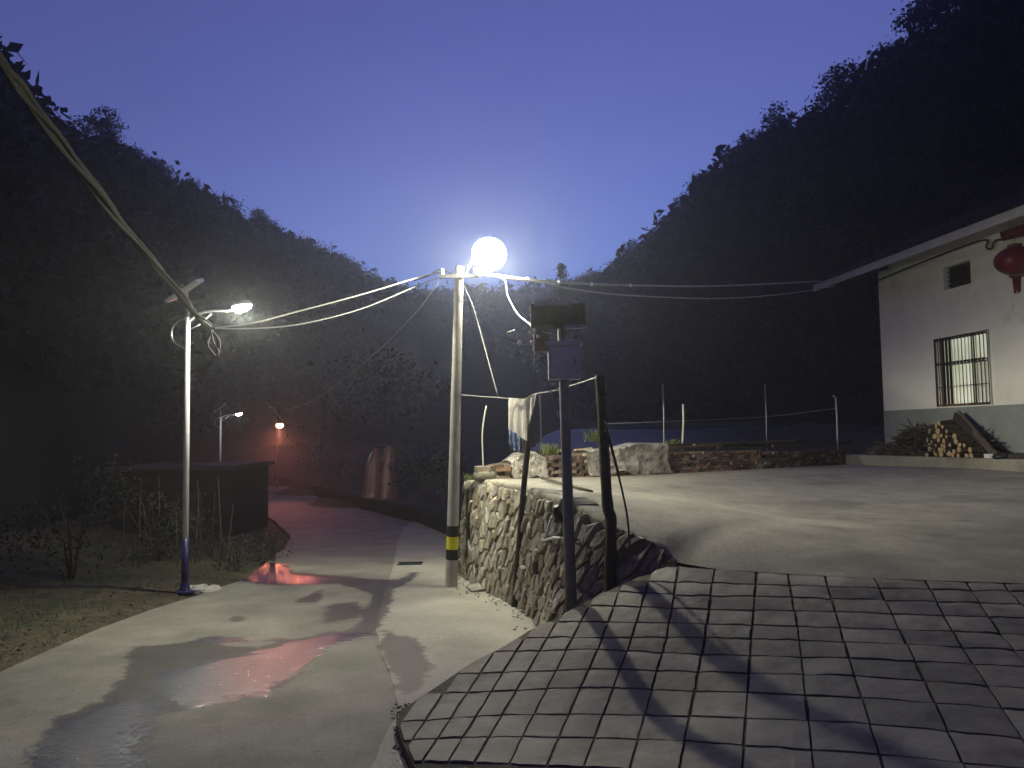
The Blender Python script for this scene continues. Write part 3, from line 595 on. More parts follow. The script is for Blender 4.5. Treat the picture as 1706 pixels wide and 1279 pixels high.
# ------------------------------------------------------------------ rubble retaining wall
wall = thing('retaining_wall', 'rubble stone retaining wall holding up the concrete yard beside the utility pole', 'wall', (0, 0, 0))
NU = 60
def pair_resample(A, B, n):
    A = [Vector(p) for p in A]; B = [Vector(p) for p in B]; L = [0]
    for i in range(len(A)-1): L.append(L[-1] + ((A[i+1]-A[i]).length + (B[i+1]-B[i]).length)/2)
    oa, ob = [], []
    for i in range(n):
        s_ = L[-1]*i/(n-1); k = 0
        while k < len(L)-2 and s_ > L[k+1]: k += 1
        f_ = (s_-L[k])/max(1e-9, L[k+1]-L[k]); oa.append(A[k].lerp(A[k+1], f_)); ob.append(B[k].lerp(B[k+1], f_))
    return oa, ob
Tt, Bb = pair_resample(WT, WB, NU)
for p in Bb: p.z -= .12
def wall_pt(u, v, out=0.0):
    f_ = u * (NU - 1); i = min(int(f_), NU - 2); f_ -= i
    t_ = Tt[i].lerp(Tt[i+1], f_); b_ = Bb[i].lerp(Bb[i+1], f_)
    q = b_.lerp(t_, v); d = (Tt[i+1] - Tt[i]) + (Bb[i+1] - Bb[i]); d.z = 0
    n = d.cross(Vector((0, 0, 1))).normalized()
    if n.y > 0 and n.x > 0: n = -n
    return q + n * out, n
mb = MB()
for i in range(NU * 2):
    for k in range(13):
        u, v = i / (NU*2 - 1), k / 12; q, n = wall_pt(u, v); q += n * (.03 * noise.noise((q * 4)))
        mb.v.append(tuple(q))
for i in range(NU*2 - 1):
    for k in range(12): q = i*13+k; mb.f.append((q, q+13, q+14, q+1))
mb.build('mortar_bed', M['joint'], wall, smooth=True)
# the wall turns the corner behind the utility pole
mb = MB(); back_path = [Vector(p) for p in (WT[0], WT[0] + Vector((.25, .9, .0)), WT[0] + Vector((.9, 2.2, 0)))]
for i, p in enumerate(back_path):
    mb.v += [tuple(p), (p.x, p.y, p.z - 2.2)]
for i in range(2): mb.f.append((2*i, 2*i+2, 2*i+3, 2*i+1))
mb.build('return_face', M['joint'], wall)
# concrete coping along the lip
mb = MB(); prof_ = [(0.0, -.13), (.022, -.11), (.026, -.03), (.006, .010), (-.25, .012)]
chip = lambda u: .05*noise.noise((u*60, 2, 2)) + .05*noise.noise((u*22, 5, 2))
lipn = 260
for i in range(lipn):
    u = i / (lipn-1); q, n = wall_pt(u, 1.0); sc_ = max(.1, min(1, (1-u) * 5))
    for a, b_ in prof_:
        w_ = q + n * (a + .014 * noise.noise(q * 9) + .010 * noise.noise(q * 31)*(a > 0)) ; mb.v.append((w_.x, w_.y, q.z + ((b_ + chip(u)*(b_ < -.05)) * sc_ if b_ < 0 else b_) + .005 * noise.noise(q * 13)))
for i in range(lipn-1):
    for k in range(4): q = i*5+k; mb.f.append((q, q+5, q+6, q+1))
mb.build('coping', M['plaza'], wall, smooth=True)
# Voronoi rubble
ULEN = sum((Tt[i+1]-Tt[i]).length*.5 + (Bb[i+1]-Bb[i]).length*.5 for i in range(NU-1))
def height(u): i = min(int(u*(NU-1)), NU-1); return (Tt[i]-Bb[i]).length
sites = []; tries = 0
while len(sites) < 298 and tries < 60000:
    tries += 1; u = random.random(); h = height(u); s_, v_ = u * ULEN, random.uniform(.0, h - .1)
    if h < .12: continue
    big = .115 + .05 * noise.noise((s_ * 1.3, v_ * 1.3, 8)) + (.03 if tries < 3000 else (0 if tries < 20000 else -.04))
    if all(((s_-a)*1.45)**2 + (v_-b_)**2 > (big*1.15)**2 for a, b_ in sites): sites.append((s_, v_))
print('stones', len(sites), ULEN)
def clip(poly, a, b_, c):
    out = []
    for i in range(len(poly)):
        p, q = poly[i], poly[(i+1) % len(poly)]; dp = a*p[0]+b_*p[1]-c; dq = a*q[0]+b_*q[1]-c
        if dp <= 0: out.append(p)
        if dp * dq < 0: t_ = dp/(dp-dq); out.append((p[0]+(q[0]-p[0])*t_, p[1]+(q[1]-p[1])*t_))
    return out
for si, (s_, v_) in enumerate(sites):
    h = height(s_/ULEN); poly = [(s_-.2, max(-.02, v_-.25)), (s_+.2, max(-.02, v_-.25)), (s_+.2, min(h-.06, v_+.25)), (s_-.2, min(h-.06, v_+.25))]
    for a, b_ in sites:
        if (a, b_) == (s_, v_) or abs(a-s_) > .5 or abs(b_-v_) > .6: continue
        A = (a-s_)*1.9; B_ = b_-v_; c = (A*(a+s_)/2 + B_*(b_+v_)/2); poly = clip(poly, A, B_, c)
        if len(poly) < 3: break
    if len(poly) < 3: continue
    cx = sum(p[0] for p in poly)/len(poly); cy = sum(p[1] for p in poly)/len(poly)
    # subdivide + roughen outline
    pp = []
    for i in range(len(poly)):
        p, q = poly[i], poly[(i+1) % len(poly)]; pp.append(p)
        if math.hypot(q[0]-p[0], q[1]-p[1]) > .05: pp.append(((p[0]+q[0])/2 + random.uniform(-.006,.006), (p[1]+q[1])/2 + random.uniform(-.006,.006)))
    sh = random.uniform(.84, .97); dep = random.uniform(.012, .06); tx, ty = random.uniform(-.14,.14), random.uniform(-.14,.14)
    rings = []
    for fs, o_ in ((sh, -.02), (sh*.97, dep*.6), (sh*.80, dep), (0, dep*1.02)):
        if fs == 0:
            q, n = wall_pt(min(1, max(0, cx/ULEN)), min(1, cy/h)); rings.append([q + n*o_]); continue
        rg = []
        for x, y in pp:
            X, Y = cx+(x-cx)*fs, cy+(y-cy)*fs; hh = height(min(1, max(0, X/ULEN)))
            q, n = wall_pt(min(1, max(0, X/ULEN)), min(1, max(0, Y/max(.1, hh))))
            rg.append(q + n*(o_ + ((X-cx)*tx + (Y-cy)*ty if o_ > 0 else 0) + random.uniform(-.006,.006)))
        rings.append(rg)
    mb = MB(); n_ = len(pp); mb.v = [tuple(v) for r_ in rings for v in r_]
    for r_ in range(2):
        for k in range(n_): mb.f.append((r_*n_+k, r_*n_+(k+1)%n_, (r_+1)*n_+(k+1)%n_, (r_+1)*n_+k))
    for k in range(n_): mb.f.append((2*n_+k, 2*n_+(k+1)%n_, 3*n_))
    mb.build('stone', random.choice([M['stone'], M['stone'], M['stone2'], M['stone3']]), wall)
# rubble chips at the foot of the wall
def pebbles(name, pts, mat_, label, smin, smax):
    mb = MB()
    for p in pts:
        s_ = random.uniform(smin, smax); c = Vector(p); vs = []
        for a in (-1, 1):
            for k in range(5): an = k*2*PI/5 + a*.3; vs.append(c + Vector((math.cos(an)*s_*random.uniform(.6,1.1), math.sin(an)*s_*random.uniform(.6,1.1), (a*.35+.25)*s_*random.uniform(.6,1.2))))
        mb.add(vs, [(0,1,6,5),(1,2,7,6),(2,3,8,7),(3,4,9,8),(4,0,5,9),(5,6,7,8,9)])
    o = mb.build(name, mat_); tag(o, label, 'rubble', kind='stuff'); return o
pts = []
for _ in range(150):
    u = random.uniform(.05, .78); q, n = wall_pt(u, 0, random.expovariate(9)); z = road_z(q.x, q.y) if q.y > 8.2 else None
    if z is None: continue
    pts.append((q.x, q.y, z + .006))
pebbles('rubble', pts, M['joint'], 'small stone chips and mortar crumbs along the foot of the stone wall', .006, .024)
# weeds and dirt at the broken corner of the ramp
pts = []
for _ in range(420):
    x = 672 + random.gauss(0, 10) + random.choice([0, 0, 8]); y = random.uniform(1178, 1279); q = hit(x + (y-1180)*.12, y, road_z, 2.5, 9); pts.append((q.x, q.y, q.z + random.uniform(0, .03)))
pebbles('rubble', pts, M['dirt'], 'dark broken earth and crumbled concrete at the lower left corner of the ramp', .004, .014)
pts = []
for _ in range(90):
    x = random.uniform(0, 880); y = random.uniform(960, 1279); q = hit(x, y, road_z, 2.5, 16)
    if xl(q.y) + .1 < q.x: pts.append((q.x, q.y, q.z + .004))
pebbles('grit', pts, M['joint'], 'loose grit and small stones scattered over the road', .002, .007)
# loose slab by the pole
t = hit(800, 984, road_z); sl = MB(); sl.box((t.x, t.y, t.z + .05), .34, .26, .035, Matrix.Rotation(.16, 3, 'X') @ Matrix.Rotation(.4, 3, 'Z'))
tag(sl.build('loose_slab', M['stone2'], bevel=.005), 'flat broken slab lying at the foot of the stone wall right of the utility pole', 'slab')
# ------------------------------------------------------------------ utility pole with its lamp
UB, UT = hit(752, 978, road_z), P(765, 444, 11.3)
up_ = thing('utility_pole', 'tall concrete utility pole with black and yellow bands and a glaring lamp at its top', 'utility pole', UB)
def along(a, b_, f_): return a.lerp(b_, f_)
fr = lambda y: (978 - y) / (978 - 444)
rad = lambda f_: .093 - .030 * f_
b = UB + Vector((0, 0, -.15))
MB().tube([b] + [along(UB, UT, i/12) for i in range(13)], [.093] + [rad(i/12) for i in range(13)], 20).build('shaft', M['pole'], up_, smooth=True)
for y0, y1, mm, nm in ((931, 914, 'black', 'black_band'), (914, 893, 'yellow', 'yellow_band'), (893, 875, 'black', 'black_band')):
    MB().tube([along(UB, UT, fr(y0)), along(UB, UT, fr(y1))], rad(fr(y0)) + .002, 20).build(nm, M[mm], up_, smooth=False)
for y in (462, 500, 658):
    MB().tube([along(UB, UT, fr(y)) - Vector((0,0,.025)), along(UB, UT, fr(y)) + Vector((0,0,.025))], rad(fr(y)) + .006, 16).build('clamp_band', M['steel'], up_)
cb = MB(); c0 = along(UB, UT, .965); cb.beam(c0 + Vector((-.28,-.12,0)), c0 + Vector((.3,-.12,0)), .05, .05); cb.build('crossarm', M['steel'], up_)
for dx in (-.24, .24):
    MB().lathe(c0 + Vector((dx, -.12, .03)), [(.02,0),(.035,.01),(.035,.03),(.022,.04),(.032,.055),(.018,.08),(.0,.085)], 10).build('insulator', M['white'], up_, smooth=True)
LP = P(815, 424, 11.25)
arm = MB(); arm.tube([along(UB, UT, .95), along(UB, UT, .97) + Vector((.12,-.12,.04)), LP + Vector((-.2,.1,.09)), LP + Vector((0,.05,.11))], .022, 8); arm.build('lamp_arm', M['steel'], up_, smooth=True)
hd = MB()
HR = Matrix.Rotation(math.radians(-38), 3, 'X')   # luminaire tilted towards the road junction
def headpts(prof, n=22, sx=.255, sy=.30):
    vs = []; 
    for r_, z in prof:
        for k in range(n): a = 2*PI*k/n; vs.append(LP + HR @ Vector((r_*sx*math.cos(a), r_*sy*math.sin(a), z)))
    fs = [(i*n+k, i*n+(k+1)%n, (i+1)*n+(k+1)%n, (i+1)*n+k) for i in range(len(prof)-1) for k in range(n)] + [tuple(range(n))[::-1], tuple((len(prof)-1)*n+k for k in range(n))]
    return vs, fs
hd.add(*headpts([(.93,0.02),(.94,.04),(.85,.08),(.5,.11),(.2,.12)])); head = hd.build('lamp_head', M['steel'], up_, smooth=True)
ls = MB(); ls.add(*headpts([(.12,-.125),(.4,-.115),(.7,-.09),(.93,-.045),(1.02,0),(.98,.035),(.86,.05)][::-1])); ls.build('lens', M['lens'], head, smooth=True)
def lamp(name, p, W, c, r=.1, batwing=0, dir_gain=None):
    l = bpy.data.lights.new(name, 'POINT'); l.energy = W; l.color = c; l.shadow_soft_size = r
    o = bpy.data.objects.new(name, l); col.objects.link(o); o.location = p
    if batwing:   # street-lamp optics: more light towards the sides than straight down, little upwards
        l.use_nodes = True; t = l.node_tree; e = t.nodes['Emission']
        g = N(t, 'ShaderNodeNewGeometry'); sx = N(t, 'ShaderNodeSeparateXYZ'); t.links.new(g.outputs['Incoming'], sx.inputs[0])
        cr = N(t, 'ShaderNodeValToRGB'); mrn = N(t, 'ShaderNodeMapRange'); mrn.inputs[1].default_value = -1; mrn.inputs[2].default_value = 1
        t.links.new(sx.outputs[2], mrn.inputs[0]); t.links.new(mrn.outputs[0], cr.inputs[0])
        els = cr.color_ramp.elements; els[0].position = 0; els[0].color = (.55,)*3 + (1,); els[1].position = 1; els[1].color = (.16,)*3 + (1,)
        for ps, v in ((.12, .60), (.25, .78), (.35, 1.1), (.44, 1.35), (.475, .75), (.51, .34), (.65, .2)): q = els.new(ps); q.color = (v, v, v, 1)
        prev_ = cr.outputs[0]
        for sh_ in (dir_gain or ()):  # invented gain by direction, no real hood on the lamp
            dp_ = N(t, 'ShaderNodeVectorMath', operation='DOT_PRODUCT'); t.links.new(g.outputs['Incoming'], dp_.inputs[0]); dp_.inputs[1].default_value = Vector(sh_[0]).normalized()
            sm = N(t, 'ShaderNodeMapRange'); sm.interpolation_type = 'SMOOTHSTEP'; sm.inputs[1].default_value = sh_[1]; sm.inputs[2].default_value = sh_[2]; sm.inputs[3].default_value = sh_[3]; sm.inputs[4].default_value = sh_[4]
            t.links.new(dp_.outputs['Value'], sm.inputs[0]); mm = N(t, 'ShaderNodeMath', operation='MULTIPLY'); t.links.new(prev_, mm.inputs[0]); t.links.new(sm.outputs[0], mm.inputs[1]); prev_ = mm.outputs[0]
        t.links.new(prev_, e.inputs['Strength'])
    return o
lamp('pole_lamp_light', LP + HR @ Vector((0, 0, -.16)), 2350, (1, .95, .70), .06, 1, ((tuple((along(UB, UT, .80) - LP)), .90, .99, 1.0, .16), ((.12,-.92,-.40), .80, .98, 1.0, .45), ((-.32,.88,-.35), .78, .96, 1.0, .22)))  # added dimming towards the pole, the camera side and the far road
# ------------------------------------------------------------------ cables
def cable(name, pts, r, mat_, label, group=None, n=6, sag=0):
    pts = [Vector(p) for p in pts]
    # smooth through points (Catmull-Rom)
    out = []
    for i in range(len(pts) - 1):
        p0, p1, p2, p3 = pts[max(0, i-1)], pts[i], pts[i+1], pts[min(len(pts)-1, i+2)]
        for k in range(6):
            t_ = k/6; out.append(.5*((2*p1) + (p2-p0)*t_ + (2*p0-5*p1+4*p2-p3)*t_*t_ + (3*p1-p0-3*p2+p3)*t_**3))
    out.append(pts[-1]); mb = MB(); mb.tube(out, r, n); o = mb.build(name, mat_, smooth=True); tag(o, label, 'cable', group); return o, out
A0 = along(UB, UT, .965)
wp = lambda l: [P(*a) for a in l]
c1, pc1 = cable('overhead_cable', [A0 + Vector((.24,-.12,.06))] + wp([(836,460,11.2),(930,470,12.5),(1050,475,14.5),(1200,476,18),(1372,468,22.9)]), .018, M['cable'], 'nearly straight pale cable from the utility pole to the far corner of the house eaves')
for k in (9, 12, 15, 18): tie = MB().lathe(pc1[k] - Vector((0,0,.03)), [(.02,0),(.028,.02),(.028,.04),(.02,.06)], 8); tie.build('cable_tie', M['white'], c1)
cable('overhead_cable', [A0 + Vector((.24,-.12,.04))] + wp([(836,463,11),(900,470,11.8),(960,482,12.8),(1050,492,14.6),(1200,497,17.8),(1310,489,20.5),(1392,476,22.3)]), .013, M['cable'], 'sagging pale cable below the straighter one, from utility pole to house eaves')
cable('drop_cable', [A0 + Vector((.24,-.12,.02))] + wp([(838,464,10.6),(846,492,10),(862,522,9),(884,541,7.6),(893,551,7.15)]), .010, M['cable'], 'white service cable dropping from the lit pole top to the meter rack')
cable('stay_wire', [A0 + Vector((0,-.1,0))] + wp([(786,505,11.2),(805,570,11),(830,661,10.6)]), .006, M['cable'], 'thin wire slanting from the lit pole top down to the clothesline')
cable('bracket_wire', [A0] + wp([(735,449,11.4),(712,460,12.2),(690,468,14)]), .010, M['cabled'], 'dark wire curving out left from the top of the utility pole')
cable('far_wire', [A0 + Vector((-.24,-.12,0))] + wp([(724,479,12),(682,532,15),(600,610,22),(520,668,33),(472,684,44.5)]), .009, M['cable'], 'thin wire sloping down left from the utility pole towards the far red lamp')
S = P(352, 547, 10)
g = 'pair of bright conductors between the cable bundle and the utility pole'
cable('conductor', [A0 + Vector((-.24,-.12,.06))] + wp([(700,461,11.2),(600,491,10.9),(480,523,10.5),(420,538,10.2)]) + [S], .011, M['cable'], 'upper of the two conductors running left from the utility pole to the cable bundle', g)
cable('conductor', [A0 + Vector((-.24,-.12,.0))] + wp([(690,478,11.2),(600,515,10.9),(500,540,10.5),(420,547,10.2)]) + [S], .008, M['cable'], 'lower slacker conductor running left from the utility pole to the cable bundle', g)
bun = thing('cable_bundle', 'thick twisted cable bundle slanting from top left to a frayed end beside the solar lamp', 'cable bundle', S)
bp_ = wp([(-260,-190,2.6),(-100,-10,3.1),(0,98,3.7),(60,178,4.4),(140,286,5.5),(215,388,7.0),(290,478,8.6),(330,528,9.6)]) + [S]
def cat(pts, k=8):
    out = []
    for i in range(len(pts)-1):
        p0, p1, p2, p3 = pts[max(0,i-1)], pts[i], pts[i+1], pts[min(len(pts)-1,i+2)]
        for j in range(k): t_ = j/k; out.append(.5*((2*p1)+(p2-p0)*t_+(2*p0-5*p1+4*p2-p3)*t_*t_+(3*p1-p0-3*p2+p3)*t_**3))
    return out + [pts[-1]]
bc = cat(bp_)
for k in range(5):
    tr = []
    for i, p in enumerate(bc): a = k*2*PI/5 + i*.13 + .8*math.sin(i*.31+k*2); rr_ = .022 + .018*math.sin(i*.23+k*1.7); tr.append(p + Vector((math.cos(a)*rr_, 0, math.sin(a)*rr_)))
    MB().tube(tr, .015 + .003*(k%2), 6).build('strand', M['cableb'], bun, smooth=True)
for k in range(6):
    e = P(372 - random.uniform(0,14), 592 - random.uniform(0,12), 10 + random.uniform(-.1,.1)); mid = P(342 + k*5, 568 + random.uniform(-4,6), 10)
    MB().tube(cat([bc[-9], S + Vector((random.uniform(-.03,.03),0,random.uniform(-.03,.03))), mid, e], 5), .0055, 5).build('loose_strand', M['cable' if k % 2 else 'cableb'], bun, smooth=True)
# ------------------------------------------------------------------ solar street lamp
YB = hit(308, 985, road_z); YS = YB.y
sl_ = thing('solar_street_lamp', 'slim white solar street lamp with dark blue foot and tilted panel on the left verge', 'street lamp', YB + Vector((0,0,-.02)))
top = P(313, 528, YS)
f_ = lambda y: (985 - y) / (985 - 528)
MB().tube([YB, YB.lerp(top, f_(898))], [.052, .049], 18).build('blue_foot', M['blue'], sl_, smooth=True)
MB().tube([YB.lerp(top, f_(898)) - Vector((0,0,.01)), top], [.046, .036], 18).build('post', M['white'], sl_, smooth=True)
fl = MB(); fl.lathe(YB - Vector((0,0,.01)), [(.14,0),(.14,.02),(.08,.03),(.06,.10),(.05,.16)], 16); fl.build('flange', M['blue'], sl_, smooth=False)
for k in range(4):
    a = k*PI/2 + .6; MB().lathe(YB + Vector((.115*math.cos(a), .115*math.sin(a), .01)), [(.012,0),(.012,.03),(.007,.032),(.007,.06)], 8).build('anchor_bolt', M['steel'], sl_)
pc = P(308, 483, YS); a_ = Vector((.82, .05, .56)).normalized(); b2 = Vector((-.10, .93, .30)); b2 = (b2 - a_*a_.dot(b2)).normalized(); n_ = a_.cross(b2); n_ = n_ if n_.z > 0 else -n_
RM = Matrix((a_, b2, n_)).transposed()
pan = MB().box(pc, .52, .62, .035, RM).build('solar_panel', M['solar'], sl_, bevel=.004)
for k in (-1, 1):
    MB().box(pc + b2*.31*k - n_*.004, .53, .025, .05, RM).build('panel_frame', M['steel'], pan); MB().box(pc + a_*.26*k - n_*.004, .025, .60, .048, RM).build('panel_frame', M['steel'], pan)
for k in range(-2, 3): MB().box(pc - n_*.026 + b2*.11*k, .48, .02, .014, RM).build('panel_rib', M['steel'], pan)
MB().tube([top - Vector((0,0,.05)), top + Vector((0,0,.14)), pc - n_*.03], .026, 10).build('panel_bracket', M['steel'], sl_, smooth=True)
HL_ = P(403, 509, YS - .15)
MB().tube(cat([P(313,537,YS), P(330,524,YS-.03), P(350,518,YS-.08), P(382,517,YS-.12), HL_ + Vector((-.08,0,-.03))], 5), .018, 8).build('curved_arm', M['white'], sl_, smooth=True)
MB().tube([P(315,549,YS), P(332,541,YS), P(352,523,YS-.07)], .009, 7).build('arm_strut', M['white'], sl_, smooth=True)
MB().tube(cat([P(314,530,YS), P(297,535,YS), P(286,551,YS), P(290,570,YS), P(309,581,YS)], 5), .014, 7).build('hoop', M['steel'], sl_, smooth=True)
lh = MB(); 
for r_, z in ((1,0),(1.03,.015),(.8,.05),(.35,.06)):
    for k in range(16): a = 2*PI*k/16; lh.v.append(tuple(HL_ + Vector((r_*.15*math.cos(a), r_*.10*math.sin(a) , z + .02*math.cos(a)*1))))
for i in range(3):
    for k in range(16): lh.f.append((i*16+k, i*16+(k+1)%16, (i+1)*16+(k+1)%16, (i+1)*16+k))
lh.f.append(tuple(48+k for k in range(16))); lhead = lh.build('lamp_head', M['steel'], sl_, smooth=True)
ll = MB()
for r_, z in ((.98,-.002),(.9,-.045),(.6,-.085),(.15,-.10)):
    for k in range(16): a = 2*PI*k/16; ll.v.append(tuple(HL_ + Vector((r_*.15*math.cos(a), r_*.12*math.sin(a), z + .02*math.cos(a)))))
for i in range(3):
    for k in range(16): ll.f.append((i*16+k, i*16+(k+1)%16, (i+1)*16+(k+1)%16, (i+1)*16+k))
ll.f.append(tuple(48+k for k in range(16))); ll.build('lens', M['lens2'], lhead, smooth=True)
lamp('solar_lamp_light', HL_ + Vector((0,0,-.16)), 780, (1, .97, .74), .04, 1, (((.25,-.85,-.45), .82, .98, 1.0, .45), ((-.8,-.3,-.3), .4, .9, 1, .3)))  # added dimming towards the near road and the left side
# lumpy concrete footing
ft = MB()
for k in range(9):
    c = YB + Vector((random.uniform(-.1,.42), random.uniform(-.1,.22), .0)); s_ = random.uniform(.06,.12)
    ft.lathe(c, [(s_*1.2,-.04),(s_*1.1,.02),(s_*.7,s_*.55),(s_*.2,s_*.7)], 7)
ft.build('footing', M['pole'], sl_)
# distant copy of the same lamp
def copy_tree(o, parent=None):
    c = o.copy(); col.objects.link(c)
    if parent is not None: c.parent = parent
    for ch in list(o.children): copy_tree(ch, c)
    return c
far = copy_tree(sl_); q = P(367, 762, 34); far.location = (q.x, q.y, -1.62); far['label'] = 'small distant solar street lamp left of the red lamp down the road'
for o in (sl_, far): o['group'] = 'solar street lamps along the road'
lamp('far_solar_lamp_light', Vector((q.x, q.y, -1.62)) + (HL_ - YB) + Vector((0,0,-.12)), 30, (.9, 1, .92), .05)
# red lamp on its pole far down the road
RLp = P(466, 707, 45); q0 = Vector((RLp.x - .25, 45.4, road_z(0,45)))
rl = thing('red_lamp_post', 'far glowing red-orange lamp on a thin dark post beside the road bend', 'lamp', q0)
MB().tube([q0 + Vector((0,0,-.2)), q0 + Vector((.03,0,RLp.z - q0.z + 1.0))], [.07,.05], 8).build('post', M['bark'], rl, smooth=True)
MB().tube(cat([q0 + Vector((0,0,RLp.z-q0.z+.95)), RLp + Vector((-.7,0,1.0)), RLp + Vector((.0,0,.45)), RLp + Vector((.05,0,.3))], 5), .02, 6).build('arm', M['steel'], rl, smooth=True)
MB().tube([RLp + Vector((-.9,.1,1.35)), RLp + Vector((-.2,.05,.75)), RLp + Vector((.05,0,.35))], .014, 5).build('feed_wire', M['cable'], rl)
MB().lathe(RLp + Vector((0,0,.05)), [(.22,0),(.14,.12),(.05,.22),(.04,.3)], 14).build('shade', M['red'], rl, smooth=True)
MB().lathe(RLp + Vector((0,0,-.22)), [(.02,0),(.15,.05),(.21,.14),(.19,.24),(.08,.30)], 14).build('bulb', M['lens3'], rl, smooth=True)
lamp('red_lamp_light', RLp + Vector((0,-.1,-.45)), 1700, (1, .27, .16), .10, 1, (((.29, -.955, -.055), .96, .995, .006, 1.0),))  # added narrow beam aimed at the puddle, nearly dark elsewhere
# ------------------------------------------------------------------ meter post
MPB = hit(952, 1010, ramp_z, 3, 12); print('MPB', MPB); MPT = P(937, 560, MPB.y - .05)
mp = thing('meter_post', 'round grey post standing at the ramp edge carrying a meter box and cable rack', 'post', MPB)
MB().tube([MPB + Vector((0,0,-.1)), MPB.lerp(MPT, .5), MPT, P(935,505,MPB.y)], [.056,.050,.046,.044], 16).build('shaft', M['postgrey'], mp, smooth=True)
ym = MPB.y - .12
def pxbox(mb, x0, y0, x1, y1, Y, d):
    a, c = P(x0, y0, Y), P(x1, y1, Y); return mb.box(((a+c)/2) + Vector((0, d/2, 0)), abs(c.x-a.x), d, abs(a.z-c.z))
mbx = pxbox(MB(), 913, 573, 968, 631, ym, .12).build('meter_box', M['box'], mp, bevel=.006)
pxbox(MB(), 918, 578, 963, 626, ym - .008, .01).build('door', M['box'], mbx, bevel=.003)
pxbox(MB(), 909, 568, 971, 574, ym - .02, .16).build('rain_hood', M['box'], mbx)
pxbox(MB(), 956, 598, 960, 606, ym - .018, .012).build('latch', M['steel'], mbx)
rk = pxbox(MB(), 884, 506, 976, 545, ym, .10).build('cable_rack', M['woodd'], mp, bevel=.004)
pxbox(MB(), 890, 501, 950, 508, ym - .03, .16).build('top_rail', M['steel'], rk)
pxbox(MB(), 940, 540, 975, 546, ym - .03, .05).build('lower_rail', M['steel'], rk)
pxbox(MB(), 890, 541, 922, 548, ym - .03, .05).build('lower_rail', M['rust'], rk)
sw = pxbox(MB(), 889, 549, 914, 585, ym, .09).build('switch_box', M['red'], mp, bevel=.004)
for x, y in ((884,553),(890,553),(897,560)): MB().lathe(P(x, y, ym - .03), [(.001,-.02),(.018,-.01),(.018,.01),(.001,.02)], 8).build('porcelain_knob', M['white'], sw, smooth=True)
pxbox(MB(), 881, 549, 885, 562, ym - .02, .02).build('fuse_holder', M['steel'], sw)
pxbox(MB(), 868, 569, 888, 573, ym, .03).build('bracket', M['steel'], sw)
for x, y in ((865,571),(886,571)): MB().lathe(P(x, y, ym), [(.001,-.024),(.02,-.012),(.02,.012),(.001,.024)], 8).build('porcelain_knob', M['white'], sw, smooth=True)
MB().tube(cat([P(902,551,ym-.04), P(908,554,ym-.05), P(919,555,ym-.04)], 4), .007, 6).build('jumper_wire', M['cable'], mp)
MB().tube(cat([P(884,572,ym), P(850,566,ym+.05), P(842,556,ym+.1), P(858,550,ym)], 5), .006, 5).build('hanging_wire', M['cabled'], mp)
MB().tube(cat([P(893,585,ym), P(890,620,ym), P(891,650,ym)], 5), .007, 5).build('hanging_wire', M['cabled'], mp)
MB().box(P(929,690,ym+.05), .012, .012, .05).build('white_tag', M['white'], mp)
# ------------------------------------------------------------------ thick wooden post with black cable
WPB = P(1016, 972, 7.6); WPB.z = ramp_z(WPB.x, WPB.y)
wpst = thing('wooden_post', 'thick crooked dark wooden post standing against the low end of the stone wall', 'post', WPB)
MB().tube(cat([WPB + Vector((0,0,-.1)), P(1017,930,7.55), P(1018,868,7.5), P(1012,840,7.5), P(1007,760,7.5), P(1003,690,7.5), P(999,625,7.5)], 4), [.060]*5+[.056]*8+[.052]*6+[.046]*6, 12, jit=.05).build('trunk', M['woodd'], wpst, smooth=True)
MB().tube(cat([P(1010,715,7.42), P(1022,760,7.42), P(1036,815,7.4), P(1046,868,7.35), P(1049,925,7.3)], 5), .010, 6).build('cable', M['cabled'], wpst, smooth=True)
MB().tube(cat([P(1008,700,7.42), P(1026,768,7.42), P(1033,800,7.4), P(1043,850,7.36)], 5), .007, 6).build('cable', M['cabled'], wpst, smooth=True)
TB = hit(857, 1011, road_z)
tp = thing('clothes_pole', 'thin dark wooden prop leaning against the clothesline in front of the stone wall', 'pole', TB)
MB().tube(cat([TB + Vector((0,0,-.02)), P(862,950,TB.y-.02), P(871,830,TB.y-.05), P(884,700,TB.y-.1), P(888,664,TB.y-.12)], 4), [.044]*6+[.036]*6+[.026]*5, 8, jit=.06).build('shaft', M['woodd'], tp, smooth=True)
for k_ in ('towel', 'greycloth', 'bluecloth'):
    t = M[k_].node_tree; pb = t.nodes['Principled BSDF']; tl = N(t, 'ShaderNodeBsdfTranslucent'); mxs = N(t, 'ShaderNodeMixShader'); mxs.inputs[0].default_value = .8
    src_ = pb.inputs['Base Color'].links[0].from_socket; t.links.new(src_, tl.inputs['Color']); t.links.new(pb.outputs[0], mxs.inputs[1]); t.links.new(tl.outputs[0], mxs.inputs[2]); t.links.new(mxs.outputs[0], t.nodes['Material Output'].inputs[0])
